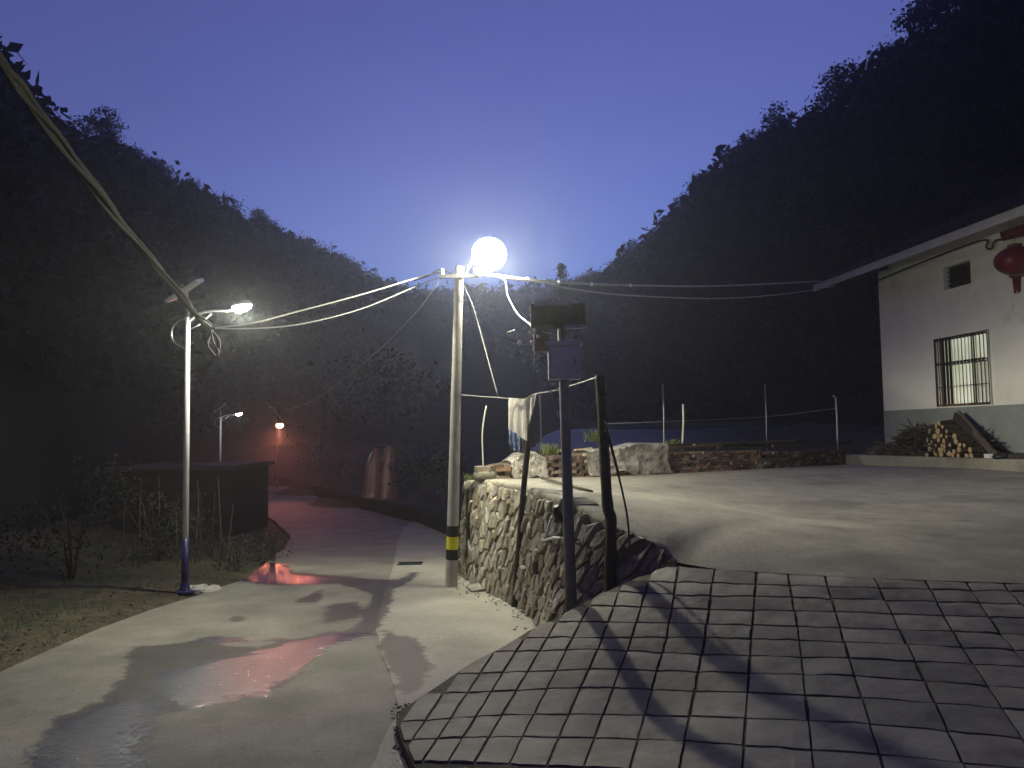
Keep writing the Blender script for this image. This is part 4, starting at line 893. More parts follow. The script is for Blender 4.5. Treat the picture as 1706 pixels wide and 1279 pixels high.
# clothesline and what hangs on it
UL = along(UB, UT, fr(658)); yc = 9.35
line_pts = [UL + Vector((.07,-.03,0)), P(800,660,10.9), P(830,662,10.5), P(850,664,10.0), P(872,665,9.7), P(892,656,yc), P(925,650,8.7), P(955,641,8.1), P(999,627,7.5)]
clo, lp_ = cable('clothesline', line_pts, .005, M['cable'], 'clothesline strung from the utility pole to the thick wooden post')
for k in (-14, -12, -9): MB().tube([lp_[k] - Vector((.03,0,.01)), lp_[k] + Vector((.03,0,.012))], .013, 6).build('knot', M['cable'], clo)
cable('hanging_wire', [P(899,652,9.3), P(901,700,9.3), P(902,762,9.35)], .0045, M['cable'], 'thin straight wire hanging from the clothesline between the towel and the meter post')
def cloth(name, cols, mat_, label, cat_, folds=6, amp=.02, th=.006, nx=28, nz=22):
    # cols: pixel (x, ytop, ybottom, Y) columns
    mb = MB(); xs = [c[0] for c in cols]
    def at(x, k): return lerp_tab([(c[0], c[k]) for c in cols], x)
    for side in (0,):
        for i in range(nx+1):
            x = xs[0] + (xs[-1]-xs[0])*i/nx; t0, b0, Y = at(x,1), at(x,2), at(x,3)
            for k in range(nz+1):
                v = k/nz; y = t0 + (b0-t0)*v; dd = amp*(.25+.9*v)*(math.sin(folds*2*PI*i/nx + .8*math.sin(3*v)) + .6*noise.noise((i*.3, v*3, 2)))
                q = P(x, y, Y); q.y += dd + side*th; q.x += .004*noise.noise((i*.4, k*.4, 7)); mb.v.append(tuple(q))
    S_ = (nx+1)*(nz+1)
    for i in range(nx):
        for k in range(nz):
            q = i*(nz+1)+k; mb.f.append((q, q+nz+1, q+nz+2, q+1))
    return tag(mb.build(name, mat_, smooth=True), label, cat_)
cloth('towel', [(847,662,715,9.95),(858,663,720,9.85),(866,664,727,9.75),(878,664,735,9.6)], M['towel'], 'white towel with straight folds hanging on the clothesline', 'towel', 2.5, .010)
cloth('cloth', [(876,662,722,9.62),(880,664,708,9.55),(886,661,690,9.5),(893,656,664,9.42)], M['greycloth'], 'small greyish cloth drawn to a point beside the white towel', 'cloth', 2, .012)
cloth('cloth', [(868,690,752,9.9),(878,680,760,9.8),(884,690,745,9.75)], M['darkcloth'], 'dark cloth hanging behind the white towel, longest of the washing', 'cloth', 2, .02)
cloth('cloth', [(848,716,738,10.05),(856,715,750,10.0),(872,722,756,9.95)], M['bluecloth'], 'crumpled blue-grey cloth showing below the white towel', 'cloth', 3, .05)
# bent white drain pipe and the dark hole it comes from
def on_wall(px, py, out=.05):
    # wall surface under a pixel
    best = None
    for iu in range(160):
        for iv in range(24):
            q, n = wall_pt(iu/159, iv/23); d = q - EYE; c_ = Vector((d.dot(rt), d.dot(up), d.dot(fw))); x = 853 + F*c_.x/c_.z; y = 639.5 - F*c_.y/c_.z
            e = (x-px)**2 + (y-py)**2
            if best is None or e < best[0]: best = (e, q, n)
    return best[1] + best[2]*out
dp = [on_wall(927,862,.06), on_wall(925,880,.09), on_wall(921,896,.10), on_wall(936,899,.10), on_wall(966,894,.09)]
pp_ = thing('drain_pipe', 'bent white plastic pipe coming out of the top of the stone wall', 'pipe', dp[0])
MB().tube([dp[0], dp[1], dp[2]], .014, 10).build('upper_run', M['pvc'], pp_, smooth=True); MB().tube([dp[2], dp[3], dp[4]], .014, 10).build('lower_run', M['pvc'], pp_, smooth=True)
MB().lathe(dp[2] - Vector((0,0,.022)), [(.019,0),(.021,.01),(.021,.035),(.019,.045)], 10).build('elbow', M['pvc'], pp_, smooth=True)
hq = on_wall(931,856,.02); MB().tube([hq + Vector((-.02,-.05,.06)), hq + Vector((0,-.03,0)), hq + Vector((.02,-.06,-.11))], [.03,.06,.045], 9, jit=.15).build('outlet_sleeve', M['hole'], pp_)
# stake in a weighted tyre at the corner of the yard
TYB = P(807, 797, 12.35); TYB.z = plaza_z(TYB.x, TYB.y) + .01
ty = thing('tyre_base', 'dusty tyre weighted with bricks on the corner of the yard wall', 'tyre', TYB)
MB().lathe(TYB, [(.10,.0),(.15,.0),(.168,.03),(.172,.08),(.165,.12),(.14,.145),(.09,.14),(.085,.02)], 24).build('tyre', M['tyre'], ty, smooth=True)
MB().lathe(TYB, [(.088,.0),(.088,.10),(.0,.105)], 14).build('cement_fill', M['joint'], ty)
for dx, r_ in ((-.085,.2),(.055,-.15)): MB().box(TYB + Vector((dx,-.02,.185)), .12, .2, .085, Matrix.Rotation(r_, 3, 'Z')).build('brick', M['brick2'], ty, bevel=.004)
stk = MB().tube(cat([TYB + Vector((-.01,0,.09)), P(804,750,12.35), P(804,715,12.35), P(810,676,12.35)], 5), .012, 7).build('stake', M['pole'], smooth=True); tag(stk, 'thin white curved stake standing in the tyre at the yard corner', 'stake')
# pole lying on the yard
a, b = hit(903,801,plaza_z,5,20), hit(986,822,plaza_z,5,20)
tag(MB().tube([a + Vector((0,0,.05)), a.lerp(b,.5) + Vector((0,0,.03)), b + Vector((0,0,.025))], [.028,.022,.018], 7, jit=.08).build('stick', M['wood'], smooth=True), 'long thin stick lying on the concrete yard behind the clothes prop', 'stick')
# ------------------------------------------------------------------ bricks, planks and plastic along the yard edge
PL = [hit(x, y, plaza_z, 5, 30) for x, y in ((828,798),(905,796),(975,794),(1110,789),(1270,781),(1432,771))]
def brick_pile(a, b_, h0, h1, mats, label, name='brick_pile', depth=.35, bl=.235, lay=.062):
    d = (b_-a); L = d.length; d.normalize(); nn = Vector((-d.y, d.x, 0)); 
    if nn.y < 0: nn = -nn
    r_ = thing(name, label, 'brick pile', a.lerp(b_, .5), 'stacks along the back edge of the yard'); cnt = 0
    me_cache = []
    for k in range(6):
        mb = MB(); s = [random.uniform(.9,1.02) for _ in range(3)]; mb.box((0,0,0), bl*.96*s[0], .11*s[1], lay*.92*s[2]); o = mb.build('brick', mats[k % len(mats)], bevel=0); me_cache.append(o.data); bpy.data.objects.remove(o)
    ny = int(max(h0, h1) / lay)
    for row in range(ny):
        n_ = int(L / bl)
        for k in range(n_):
            s_ = (k + .5 + (.5 if row % 2 else 0)) / n_
            if s_ > 1: continue
            hh = h0 + (h1-h0)*s_ + .05*noise.noise((s_*9, 3, 1))
            if (row+1)*lay > hh: continue
            c = a + d*(s_*L) + nn*(random.uniform(-.025,.03) + .055); c.z = lerp_z(a, b_, s_) + (row+.5)*lay
            o = bpy.data.objects.new('brick', random.choice(me_cache)); col.objects.link(o); o.parent = r_; o.location = c - r_.location
            o.rotation_euler = (random.uniform(-.05,.05), random.uniform(-.04,.04), math.atan2(d.y, d.x) + random.uniform(-.12,.12)); cnt += 1
    mb = MB(); m_ = 12
    for i in range(m_+1):
        s_ = i/m_; hh = (h0 + (h1-h0)*s_) * .97; c = a + d*(s_*L); z = lerp_z(a, b_, s_)
        for o_, zz in ((.09,0),(.09,hh-.03),(depth,hh-.02),(depth,0)): q = c + nn*o_; mb.v.append((q.x, q.y, z+zz))
    for i in range(m_):
        for k in range(3): q = i*4+k; mb.f.append((q, q+4, q+5, q+1))
    mb.f += [(0,1,2,3), (m_*4+3, m_*4+2, m_*4+1, m_*4)]
    mb.build('brick_core', M['brick3'], r_); return cnt
def lerp_z(a, b_, s_): q = a.lerp(b_, s_); return plaza_z(q.x, q.y)
c1_ = brick_pile(PL[0], PL[1], .26, .36, [M['brick'], M['brick2'], M['brick2']], 'short pile of broken bricks under plastic nearest the tyre')
c2_ = brick_pile(PL[1], PL[2], .40, .42, [M['brick2'], M['brick3']], 'low brown brick stack between the two plastic sheets', bl=.26)
c3_ = brick_pile(PL[2], PL[3], .46, .50, [M['brick2'], M['brick']], 'brick stack hidden beneath the large plastic sheet', bl=.26)
c4_ = brick_pile(PL[3], PL[4], .46, .46, [M['brick'], M['brick2'], M['brick3']], 'reddish brick stack right of the large plastic sheet', bl=.26)
c5_ = brick_pile(PL[4], PL[5], .46, .46, [M['brick3'], M['brick3'], M['brick2']], 'dark end of the brick stacks nearest the house', bl=.30, lay=.08)
print('bricks', c1_, c2_, c3_, c4_, c5_)
def drape(name, a, b_, hts, mat_, label, seed, depth=.5, overhang=.08, raise_=.03):
    d = (b_-a); L = d.length; d.normalize(); nn = Vector((-d.y, d.x, 0)); nn = nn if nn.y > 0 else -nn
    mb = MB(); nx_, nz_ = 60, 34
    for i in range(nx_+1):
        s_ = i/nx_; h = lerp_tab(hts, s_); base = a + d*(s_*L); z0 = plaza_z(base.x, base.y)
        for k in range(nz_+1):
            v = k/nz_
            if v < .55: t_ = v/.55; o_ = -overhang*(1-t_)**2 - .03; zz = h*t_
            else: t_ = (v-.55)/.45; o_ = -.03 + depth*t_; zz = h + .05*math.sin(t_*PI) - .06*t_
            wr = .010*noise.noise((s_*7+seed, v*4, seed)) + .045*(.5-abs(noise.noise((s_*5 + v*3, v*1.2-s_*4, seed+4)))*1.6) + .016*(.5-abs(noise.noise((s_*17 - v*9, v*6+s_*3, seed+9)))*1.6)
            q = base + nn*(o_ - abs(wr)*1.2) ; mb.v.append((q.x + wr*.3, q.y, z0 + zz + raise_*(v>.1) + wr*.25*(v > .1) + max(0, (.25-v)) * h * 1.0 * max(0, .15 + noise.noise((s_*4+seed, seed, 1)))))
    for i in range(nx_):
        for k in range(nz_): q = i*(nz_+1)+k; mb.f.append((q, q+nz_+1, q+nz_+2, q+1))
    o = mb.build(name, mat_, smooth=True); md = o.modifiers.new('thick', 'SOLIDIFY'); md.thickness = .003; return tag(o, label, 'plastic sheet')
drape('plastic_sheet', PL[0].lerp(PL[1], .28), PL[1].lerp(PL[2], .05), [(0,.24),(.3,.38),(.7,.40),(1,.30)], M['sheet'], 'crumpled milky plastic sheet over the brick pile nearest the tyre', 3)
drape('plastic_sheet', PL[2].lerp(PL[1], .0), PL[3].lerp(PL[2], .0), [(0,.42),(.35,.47),(.6,.56),(1,.55)], M['sheet'], 'large milky plastic sheet draped over the bricks right of the thick wooden post', 9)
def plank(a, b_, w_, h_, label, mat_='wood', name='plank'):
    mb = MB(); mb.beam(a, b_, w_, h_); return tag(mb.build(name, M[mat_], bevel=.004), label, 'plank', 'timber laid on the brick stacks')
def PLp(s_, h, back=.15):
    k = 3 if s_ < 1 else 4; a, b_ = PL[k], PL[k+1]; f2 = s_ if s_ < 1 else s_-1; q = a.lerp(b_, f2); return Vector((q.x-.25*back, q.y+back, plaza_z(q.x, q.y)+h))
plank(PLp(.02,.50,.1), PLp(.55,.55,.1), .16, .045, 'brown board with a pale edge lying on the reddish bricks beside the plastic sheet')
plank(PLp(.05,.56,.3), PLp(.9,.60,.3), .18, .05, 'wide board second in the timber heap, behind the pale-edged board', 'woodd')
plank(PLp(.3,.56,.15), PLp(1.35,.66,.2), .07, .05, 'long pale pole-like batten sloping up across the timber heap')
plank(PLp(.5,.50,.05), PLp(1.6,.52,.1), .14, .05, 'dark board along the front of the right half of the bricks', 'woodd')
plank(PLp(.9,.58,.3), PLp(1.95,.60,.3), .16, .06, 'long dark timber reaching the end of the stack nearest the house', 'woodd')
plank(PLp(1.1,.52,.05), PLp(1.9,.56,.1), .05, .04, 'thin grey batten on the house end of the timber heap')
for i, (x0, x1, y, lab) in enumerate(((926,946,752,'short pale offcut lying on the low brown brick stack'),(958,986,750,'pale offcut on the bricks just right of the meter post'),(1005,1045,748,'thin pale lath lying behind the top of the large plastic sheet'))):
    q = P(x0, y, 14.6), P(x1, y-3, 14.8); plank(q[0], q[1], .07, .04, lab, 'cut')
# stakes behind the yard
for (x0, y0, x1, y1, Y, r_, mt, lab, nm) in ((1137,736,1138,673,16.4,.022,'pole','pale straight stake rising behind the reddish brick stack','stake'),
        (1395,728,1392,662,21.5,.03,'steel','grey stake with a bent top near the house end of the bricks','stake'),
        (1106,742,1104,640,19.5,.02,'steel','faint tall thin pole in the dark field behind the plastic sheet','thin_pole'),
        (1277,725,1274,640,24,.022,'steel','faint thin pole in the dark field midway to the house','thin_pole')):
    a, b = P(x0, y0, Y), P(x1, y1, Y); tag(MB().tube([a - Vector((0,0,.6)), a, a.lerp(b,.5) + Vector((.012,0,0)), b] + ([b + Vector((-.07,0,.05))] if 'bent' in lab else []), r_, 7, jit=.05).build(nm, M[mt], smooth=True), lab, 'stake')
cable('fence_wire', [P(1000,706,19), P(1106,702,19.5), P(1277,694,24), P(1392,680,24)], .006, M['cable'], 'faint horizontal wire strung between the thin poles behind the yard')
# sloping dark blue sheeting behind the bricks
mb = MB(); cs = [(872,744,752,17.5),(925,718,752,18),(1010,714,752,19),(1100,716,745,21),(1230,713,738,26),(1330,712,732,30),(1432,722,736,33)]
for i in range(41):
    x = 872 + 560*i/40; yt, yb_, Y = [lerp_tab([(c[0], c[k]) for c in cs], x) for k in (1,2,3)]
    for k in range(9):
        v = k/8; q = P(x, yb_ + (yt-yb_)*v, Y*(1+.32*v)); q.z += .05*noise.noise((q.x, q.y, 1)); mb.v.append(tuple(q))
for i in range(40):
    for k in range(8): q = i*9+k; mb.f.append((q, q+9, q+10, q+1))
o = mb.build('ground_sheeting', M['mulch'], smooth=True); o.modifiers.new('t', 'SOLIDIFY').thickness = .02; tag(o, 'dark bluish sheeting covering the sloping field behind the bricks', 'sheeting')
# bank of earth carrying that field
mb = MB()
for i in range(30):
    x = -.1 + 32*i/29
    for k, (yy, dz) in enumerate(((0,-2.4),(.35,-.02),(4,.35),(12,.9),(26,1.5))):
        aa = lerp_tab([(-2,14.2),(0,14.9),(3.5,16.6),(9.5,22.6),(14,24.5),(32,26)], x); zz = plaza_z(min(x,12), min(aa,22)) + dz
        mb.v.append((x, aa+yy+.35, zz + .05*noise.noise((x*2, yy, 0))))
for i in range(29):
    for k in range(4): q = i*5+k; mb.f.append((q, q+5, q+6, q+1))
tag(mb.build('field_bank', M['earth'], smooth=True), kind='structure')
# ------------------------------------------------------------------ house
hn = Vector((-1, -.115, 0)).normalized(); hd_ = Vector((-.115, 1, 0)).normalized()
HC = P(1476, 757, 21.5); HC.z = 0
def W(px, py, out=0):
    d = ray(px, py); o_ = EYE; c0_ = HC + hn*out; k = (c0_ - o_).dot(hn) / d.dot(hn); q = o_ + d*k; return (q - HC).dot(hd_), q.z
def HP(s_, z, out=0): return Vector((HC.x, HC.y, 0)) + hd_*s_ + hn*out + Vector((0,0,z))
zb, zt = P(1476,757,21.5).z, W(1469,459)[1]; zdado = W(1560,680)[1]; print('house z', zb, zt, zdado, W(1370,468,1.0), W(1706,350,1.0), W(1706,780,.6))
s0 = -14.0
house = thing('house', 'white rendered village house with grey base, barred lit window and low tiled eaves', 'house', HP(s0/2, zb, -2))
wx0, wt_ = W(1561,564); wx1 = W(1646,549)[0]; wzt = (W(1561,564)[1] + W(1646,549)[1]) / 2; wzb = zdado + .03
vx0, vx1 = W(1571,445)[0], W(1616,435)[0]; vzt, vzb = W(1594,439)[1], W(1594,478)[1]
print('win', wx0, wx1, wzt, wzb, 'vent', vx0, vx1, vzt, vzb)
def wall_quad(mb, s1, s2, z1, z2, out=0): mb.add([HP(s1,z1,out), HP(s2,z1,out), HP(s2,z2,out), HP(s1,z2,out)], [(0,1,2,3)])
mb = MB(); wl = .24
ss = sorted([s0, wx1, wx0, vx1, vx0, 0]); 
for a, b in zip(ss, ss[1:]):
    holes = []
    mid_ = (a+b)/2
    if wx1 < mid_ < wx0: holes.append((wzb, wzt))
    if vx1 < mid_ < vx0: holes.append((vzb, vzt))
    z = zdado
    for h0, h1 in sorted(holes): wall_quad(mb, a, b, z, h0); z = h1
    wall_quad(mb, a, b, z, zt + .3)
for (s1, s2, z1, z2) in ((wx1, wx0, wzb, wzt), (vx1, vx0, vzb, vzt)):
    for (a, za, b, zb_) in ((s1,z1,s2,z1),(s2,z1,s2,z2),(s2,z2,s1,z2),(s1,z2,s1,z1)):
        mb.add([HP(a,za), HP(b,zb_), HP(b,zb_,-.18), HP(a,za,-.18)], [(0,1,2,3)])
e0 = HP(0, zdado); mb.add([HP(0,zdado), HP(0,zdado,-8), HP(0,zt+.3,-8), HP(0,zt+.3)], [(0,1,2,3)])
mb.add([HP(0,zt+.3,-8), HP(s0,zt+.3,-8), HP(s0,zdado,-8), HP(0,zdado,-8)], [(0,1,2,3)]); mb.add([HP(s0,zdado), HP(s0,zdado,-8), HP(s0,zt+.3,-8), HP(s0,zt+.3)], [(0,1,2,3)])
mb.build('wall', M['wallw'], house)
mb = MB(); zf_ = zb - .35
mb.add([HP(0,zf_,.012), HP(s0,zf_,.012), HP(s0,zdado,.012), HP(0,zdado,.012), HP(0,zf_,-8), HP(s0,zf_,-8), HP(s0,zdado,-8), HP(0,zdado,-8)], [(0,1,2,3),(4,5,6,7),(3,2,6,7),(0,3,7,4),(1,5,6,2)])
mb.build('base_band', M['dado'], house)
# plinth walk in front of the house
mb = MB(); k1, k2 = HP(0.9, 0, .95), HP(s0, 0, .95)
za, zc = zb, W(1706,767,.95)[1]
for s_ in np.linspace(.9, s0, 24):
    zz = za + (zc-za)*min(1.3, (0.9-s_)/5.5); 
    q = [HP(s_, zz - .45, .95), HP(s_, zz-.012, .95), HP(s_, zz, .93), HP(s_, zz, 0)]
    mb.v += [tuple(v) for v in q]
for i in range(23):
    for k in range(3): q = i*4+k; mb.f.append((q, q+4, q+5, q+1))
mb.f.append((0,1,2,3)); PZH = (za, zc)
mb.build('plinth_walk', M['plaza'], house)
def walk_z(s_): return za + (zc-za)*min(1.3, (.9-s_)/5.5)
# window: frame, curtain, mullions, security bars
wf = MB(); fw_ = .05
for (a, b, c, d) in ((wx0, wx0-fw_, wzb, wzt), (wx1+fw_, wx1, wzb, wzt), (wx0-fw_, wx1+fw_, wzt-.06, wzt), (wx0-fw_, wx1+fw_, wzb, wzb+.06)):
    wf.add([HP(a,c,-.06), HP(b,c,-.06), HP(b,d,-.06), HP(a,d,-.06), HP(a,c,-.13), HP(b,c,-.13), HP(b,d,-.13), HP(a,d,-.13)], [(0,1,2,3),(4,7,6,5),(0,4,5,1),(3,2,6,7),(0,3,7,4),(1,5,6,2)])
win = wf.build('window', M['hole'], house)
def bar(s1, z1, s2, z2, out, w_, mt, nm, par): 
    mb = MB(); mb.beam(HP(s1,z1,out), HP(s2,z2,out), w_, w_, hn); return mb.build(nm, M[mt], par)
wm = wx1 + (wx0-wx1)*.36
bar(wm, wzb, wm, wzt, -.09, .055, 'hole', 'mullion', win)
for zz in (wzb + (wzt-wzb)*.60,): bar(wx0-.04, zz, wx1+.04, zz, -.09, .03, 'hole', 'transom', win)
wl1 = wx0 + (wx1-wx0)*.20; zm = wzb + (wzt-wzb)*.60
for (sa, sb_, z1, z2, mt) in ((wx0-.03, wl1, wzb, wzt, 'glass'), (wl1, wm, wzb, wzt, 'curtain'), (wm, wx1+.03, zm, wzt, 'curtain'), (wm, wx1+.03, wzb, zm, 'curtain_dim')):
    mb = MB(); wall_quad(mb, sa, sb_, z1+.004, z2-.004, -.125); mb.build('pane', M[mt], win)
bar(wl1, wzb, wl1, wzt, -.10, .04, 'hole', 'mullion', win)
# security grille
gr = MB(); 
for zz, w_ in ((wzt-.03,.035),(wzb+(wzt-wzb)*.62,.03),(wzb+(wzt-wzb)*.28,.018),(wzb+.03,.03)): gr.beam(HP(wx0+.03,zz,.05), HP(wx1-.03,zz,.05), w_, w_, hn)
for s_ in (wx0+.03, wx1-.03): gr.beam(HP(s_,wzb,.05), HP(s_,wzt,.05), .03, .03, hd_)
grille = gr.build('security_grille', M['steelbar'], house)
nb = 15
for i in range(1, nb):
    s_ = wx0 + .03 + (wx1-wx0-.06)*i/nb
    bar(s_, wzb+.02, s_, wzt-.02, .055, .016, 'steelbar' if i > 2 else 'rust', 'bar', grille)
    for zz in (wzt-.06, wzb+(wzt-wzb)*.62): MB().box(HP(s_+.05,zz-.0,.04), .03, .055, .06).build('scroll', M['hole'], grille)
# sheet of board leaning over the lower right pane
# vent opening
mb = MB(); wall_quad(mb, vx0, vx1, vzb, vzt, -.16); vent = mb.build('vent_opening', M['woodd'], house)
for k in range(1, 5): zz = vzb + (vzt-vzb)*k/5; bar(vx0, zz, vx1, zz, -.12, .03, 'woodd', 'vent_slat', vent)
# roof
zc_e = W(1540,407,1.0)[1]; ze0, ze1 = W(1372,466,1.0)[1], W(1700,346,1.0)[1]; print('eave', ze0, ze1)
zE = (ze0 + ze1) / 2; sE = 1.75; slope = math.tan(math.radians(24))
def RP_(s_, o_, dz=0): return HP(s_, zE + (1.0 - o_)*slope + dz, o_)   # o_ = 1.0 at the eave edge, falling towards the ridge at -4
mb = MB(); 
mb.add([RP_(sE,1.0,-.20), RP_(s0,1.0,-.20), RP_(s0,1.0,0), RP_(sE,1.0,0), RP_(sE,.86,-.20), RP_(s0,.86,-.20), RP_(s0,.86,0), RP_(sE,.86,0)], [(0,1,2,3),(5,4,7,6),(0,4,5,1),(0,3,7,4)])
mb.build('fascia', M['fascia'], house)
mb = MB(); mb.add([RP_(sE,.86,-.16), RP_(s0,.86,-.16), HP(s0,zt+.25,0), HP(sE,zt+.25,0)], [(0,1,2,3)]); mb.build('soffit', M['fascia'], house)
mb = MB(); th = .12
for (o1, o2, sg) in ((.99, -4.0, 1), (-4.0, -9.0, -1)):
    z1 = zE + (1.0-o1)*slope if sg > 0 else zE + 5*slope; z2 = zE + (1.0-o2)*slope if sg > 0 else zE
    mb.add([HP(sE,z1,o1), HP(s0,z1,o1), HP(s0,z2,o2), HP(sE,z2,o2), HP(sE,z1-th,o1), HP(s0,z1-th,o1), HP(s0,z2-th,o2), HP(sE,z2-th,o2)], [(0,1,2,3),(5,4,7,6),(0,3,7,4)])
roof = mb.build('roof', M['tile'], house)
mb = MB(); mb.add([RP_(sE,1.0,-.22), RP_(sE,-4,-.20), RP_(sE,-4,.04), RP_(sE,1.0,.02), RP_(sE-.06,1.0,-.22), RP_(sE-.06,-4,-.20), RP_(sE-.06,-4,.04), RP_(sE-.06,1.0,.02)], [(0,1,2,3),(5,4,7,6),(0,4,5,1),(3,2,6,7)])
mb.build('barge_board', M['fascia'], house)
mb = MB(); wall_quad(mb, 0,0,0,0); mb = MB()
mb.add([HP(0,zt+.2,0), HP(0,zt+.2,-8), HP(0,zE+5*slope-.15,-4)], [(0,1,2)]); mb.add([HP(s0,zt+.2,0), HP(s0,zt+.2,-8), HP(s0,zE+5*slope-.15,-4)], [(0,1,2)]); mb.build('gable', M['wallw'], house)
# tiles: rounded rows down the slope, joined (too far and too dark to pick apart)
mb = MB()
for i in range(64):
    s_ = sE - .12 - i*.24; 
    for k in range(12):
        o1, o2 = 1.02 - k*.42, 1.02 - (k+1)*.42 - .03
        a, b = RP_(s_, o1, .045), RP_(s_, o2, .02); vs = []
        for q in (a, b):
            for j in range(5): an = PI*j/4; vs.append(q + hd_*(.10*math.cos(an)) + Vector((0,0,.055*math.sin(an)-.03)))
        mb.add(vs, [(j, j+1, j+6, j+5) for j in range(4)] + [(0,1,2,3,4)])
o = mb.build('roof_tiles', M['tile'], house, smooth=False); o['kind'] = 'stuff'
# conduit under the eaves with a loose loop
cp = cat([HP(-.1, W(1490,458,.1)[1], .1), HP(-2.2, W(1560,428,.1)[1], .1), HP(*W(1636,400,.1), .1), HP(*W(1643,412,.1), .1), HP(*W(1652,414,.1), .1), HP(*W(1660,400,.1), .1), HP(*W(1700,392,.1), .1), HP(-9, W(1700,392,.1)[1], .1)], 5)
MB().tube(cp, .022, 7).build('eaves_cable', M['cabled'], house, smooth=True)
# rafter ends under the eaves
for i in range(5): s_ = 1.2 - i*.42; mb = MB(); mb.beam(RP_(s_,.84,-.24), HP(s_, zt+.16, 0), .06, .08); mb.build('rafter_end', M['woodd'], house)
# lanterns hanging at the eaves
def lantern(c, R_, label, sc_z=.78, mm='red'):
    t_ = thing('lantern', label, 'lantern', c, 'red lanterns under the house eaves'); 
    mb = MB(); n = 24; prof_ = [(math.sin(PI*(k+.6)/11.2), -math.cos(PI*(k+.6)/11.2)) for k in range(11)]
    for r_, z in prof_:
        for k in range(n): a = 2*PI*k/n; rr_ = r_*R_*(1 + .035*math.cos(12*a)); mb.v.append((c.x+rr_*math.cos(a), c.y+rr_*math.sin(a), c.z+z*R_*sc_z))
    for i in range(10):
        for k in range(n): mb.f.append((i*n+k, i*n+(k+1)%n, (i+1)*n+(k+1)%n, (i+1)*n+k))
    mb.build('shade', M[mm], t_, smooth=True)
    for z, h in ((R_*sc_z*.96, .05), (-R_*sc_z*.96-.05, .05)): MB().lathe(c + Vector((0,0,z)), [(R_*.34,0),(R_*.36,h*.5),(R_*.34,h)], 16).build('collar', M['rust'], t_)
    mb = MB()
    for k in range(14): a = 2*PI*k/14; mb.tube([c + Vector((.07*math.cos(a),.07*math.sin(a),-R_*sc_z-.05)), c + Vector((.05*math.cos(a),.05*math.sin(a),-R_*sc_z-.30 - .04*(k%3)))], .012, 4)
    mb.build('tassel', M['red'], t_); MB().tube([c + Vector((0,0,R_*sc_z)), c + Vector((0,0,R_*sc_z+.35))], .006, 5).build('cord', M['cabled'], t_)
s_, z_ = W(1692,434,.62); lantern(HP(s_, z_, .62), .38, 'round red lantern hanging under the eaves at the right edge')
s_, z_ = W(1702,386,.3); 
mb = MB(); c = HP(s_, z_, .35)
for k in range(10): mb.tube(cat([c + hd_*(.5-k*.11) + Vector((0,0,.12)), c + hd_*(.44-k*.11) + Vector((0,0,-.06)), c + hd_*(.39-k*.11) + Vector((0,0,.12))], 4), .035, 6)
tag(mb.build('red_bunting', M['red'], smooth=True), 'dark red bunting swags fixed under the eaves above the lantern', 'bunting')
# ------------------------------------------------------------------ firewood against the house
wood_g = 'split logs in the firewood stack below the window'
def HPz(s_, dz, out): return HP(s_, walk_z(s_)+dz, out)
logm = []
for k in range(5):
    mb = MB(); pts_ = [(0,-.28,0),(.01*random.uniform(-1,1),0,.008*random.uniform(-1,1)),(0,.28,0)]; mb.tube(pts_, [.055,.058,.05], 8, jit=.1); o = mb.build('bark_log', M['bark']); lm = o.data
    vv = [v.co.copy() for v in lm.vertices]; bpy.data.objects.remove(o)
    mb = MB(); mb.add([Vector(v) + Vector((0,-.003,0)) for v in vv[:8]], [tuple(range(8))]); o = mb.build('cut_end', M['cut']); cmh = o.data; bpy.data.objects.remove(o); logm.append((lm, cmh))
sA, sB = W(1556,740,.5)[0], W(1646,745,.5)[0]; print('logs span', sA, sB)
cnt = 0; slots = []
for row in range(8):
    span = abs(sB-sA) * (1 - row*.13); n_ = max(2, int(span/.17))
    for k in range(n_):
        s_ = sA - (abs(sB-sA)-span)*.25 - span*(k+.5)/n_; slots.append((s_ + random.uniform(-.03,.03), .06 + row*.105 + random.uniform(-.012,.012)))
for s_, dz in slots:
    c = HPz(s_, dz, .48 + random.uniform(-.07,.07)); r_ = thing('firewood_log', 'split log with pale cut end in the firewood stack below the barred window', 'log', c, wood_g)
    sc_ = random.uniform(.85, 1.3); r_.scale = (sc_, 1, sc_); r_.rotation_euler = (random.uniform(-.12,.12), random.uniform(0,6), math.atan2(hn.y, hn.x) + PI/2 + random.uniform(-.25,.25)); lm = random.choice(logm)
    for nm, me in (('bark', lm[0]), ('cut_end', lm[1])): o = bpy.data.objects.new(nm, me); col.objects.link(o); o.parent = r_
def brush(name, sc0, sc1, hgt, n, mat_, label, seed, out=.45, ln=.6):
    random.seed(seed); mb = MB()
    for _ in range(n):
        s_ = random.uniform(sc1, sc0); f2 = 1 - abs((s_-(sc0+sc1)/2)/((sc0-sc1)/2))**2; z = random.uniform(.02, max(.05, hgt*f2)); c = HPz(s_, z, out + random.uniform(-.3,.3)*(1-z/hgt*.6))
        d = (hd_*random.uniform(-1,1) + hn*random.uniform(-.5,.5) + Vector((0,0,random.uniform(-.22,.22)))).normalized(); l = ln*random.uniform(.4,1)
        mb.tube([c-d*l/2, c+Vector((0,0,random.uniform(-.02,.02))), c+d*l/2], [random.uniform(.008,.03)]*2 + [.006], 4)
    return tag(mb.build(name, mat_), label, 'brushwood', kind='stuff')
brush('brushwood', W(1482,750,.5)[0], W(1590,750,.5)[0], .75, 420, M['bark'], 'dark heap of brushwood against the house wall left of the logs', 11)
brush('brushwood', W(1590,750,.5)[0], W(1652,750,.5)[0], .55, 120, M['woodd'], 'dark sticks fallen at the right of the log stack', 12, .35)
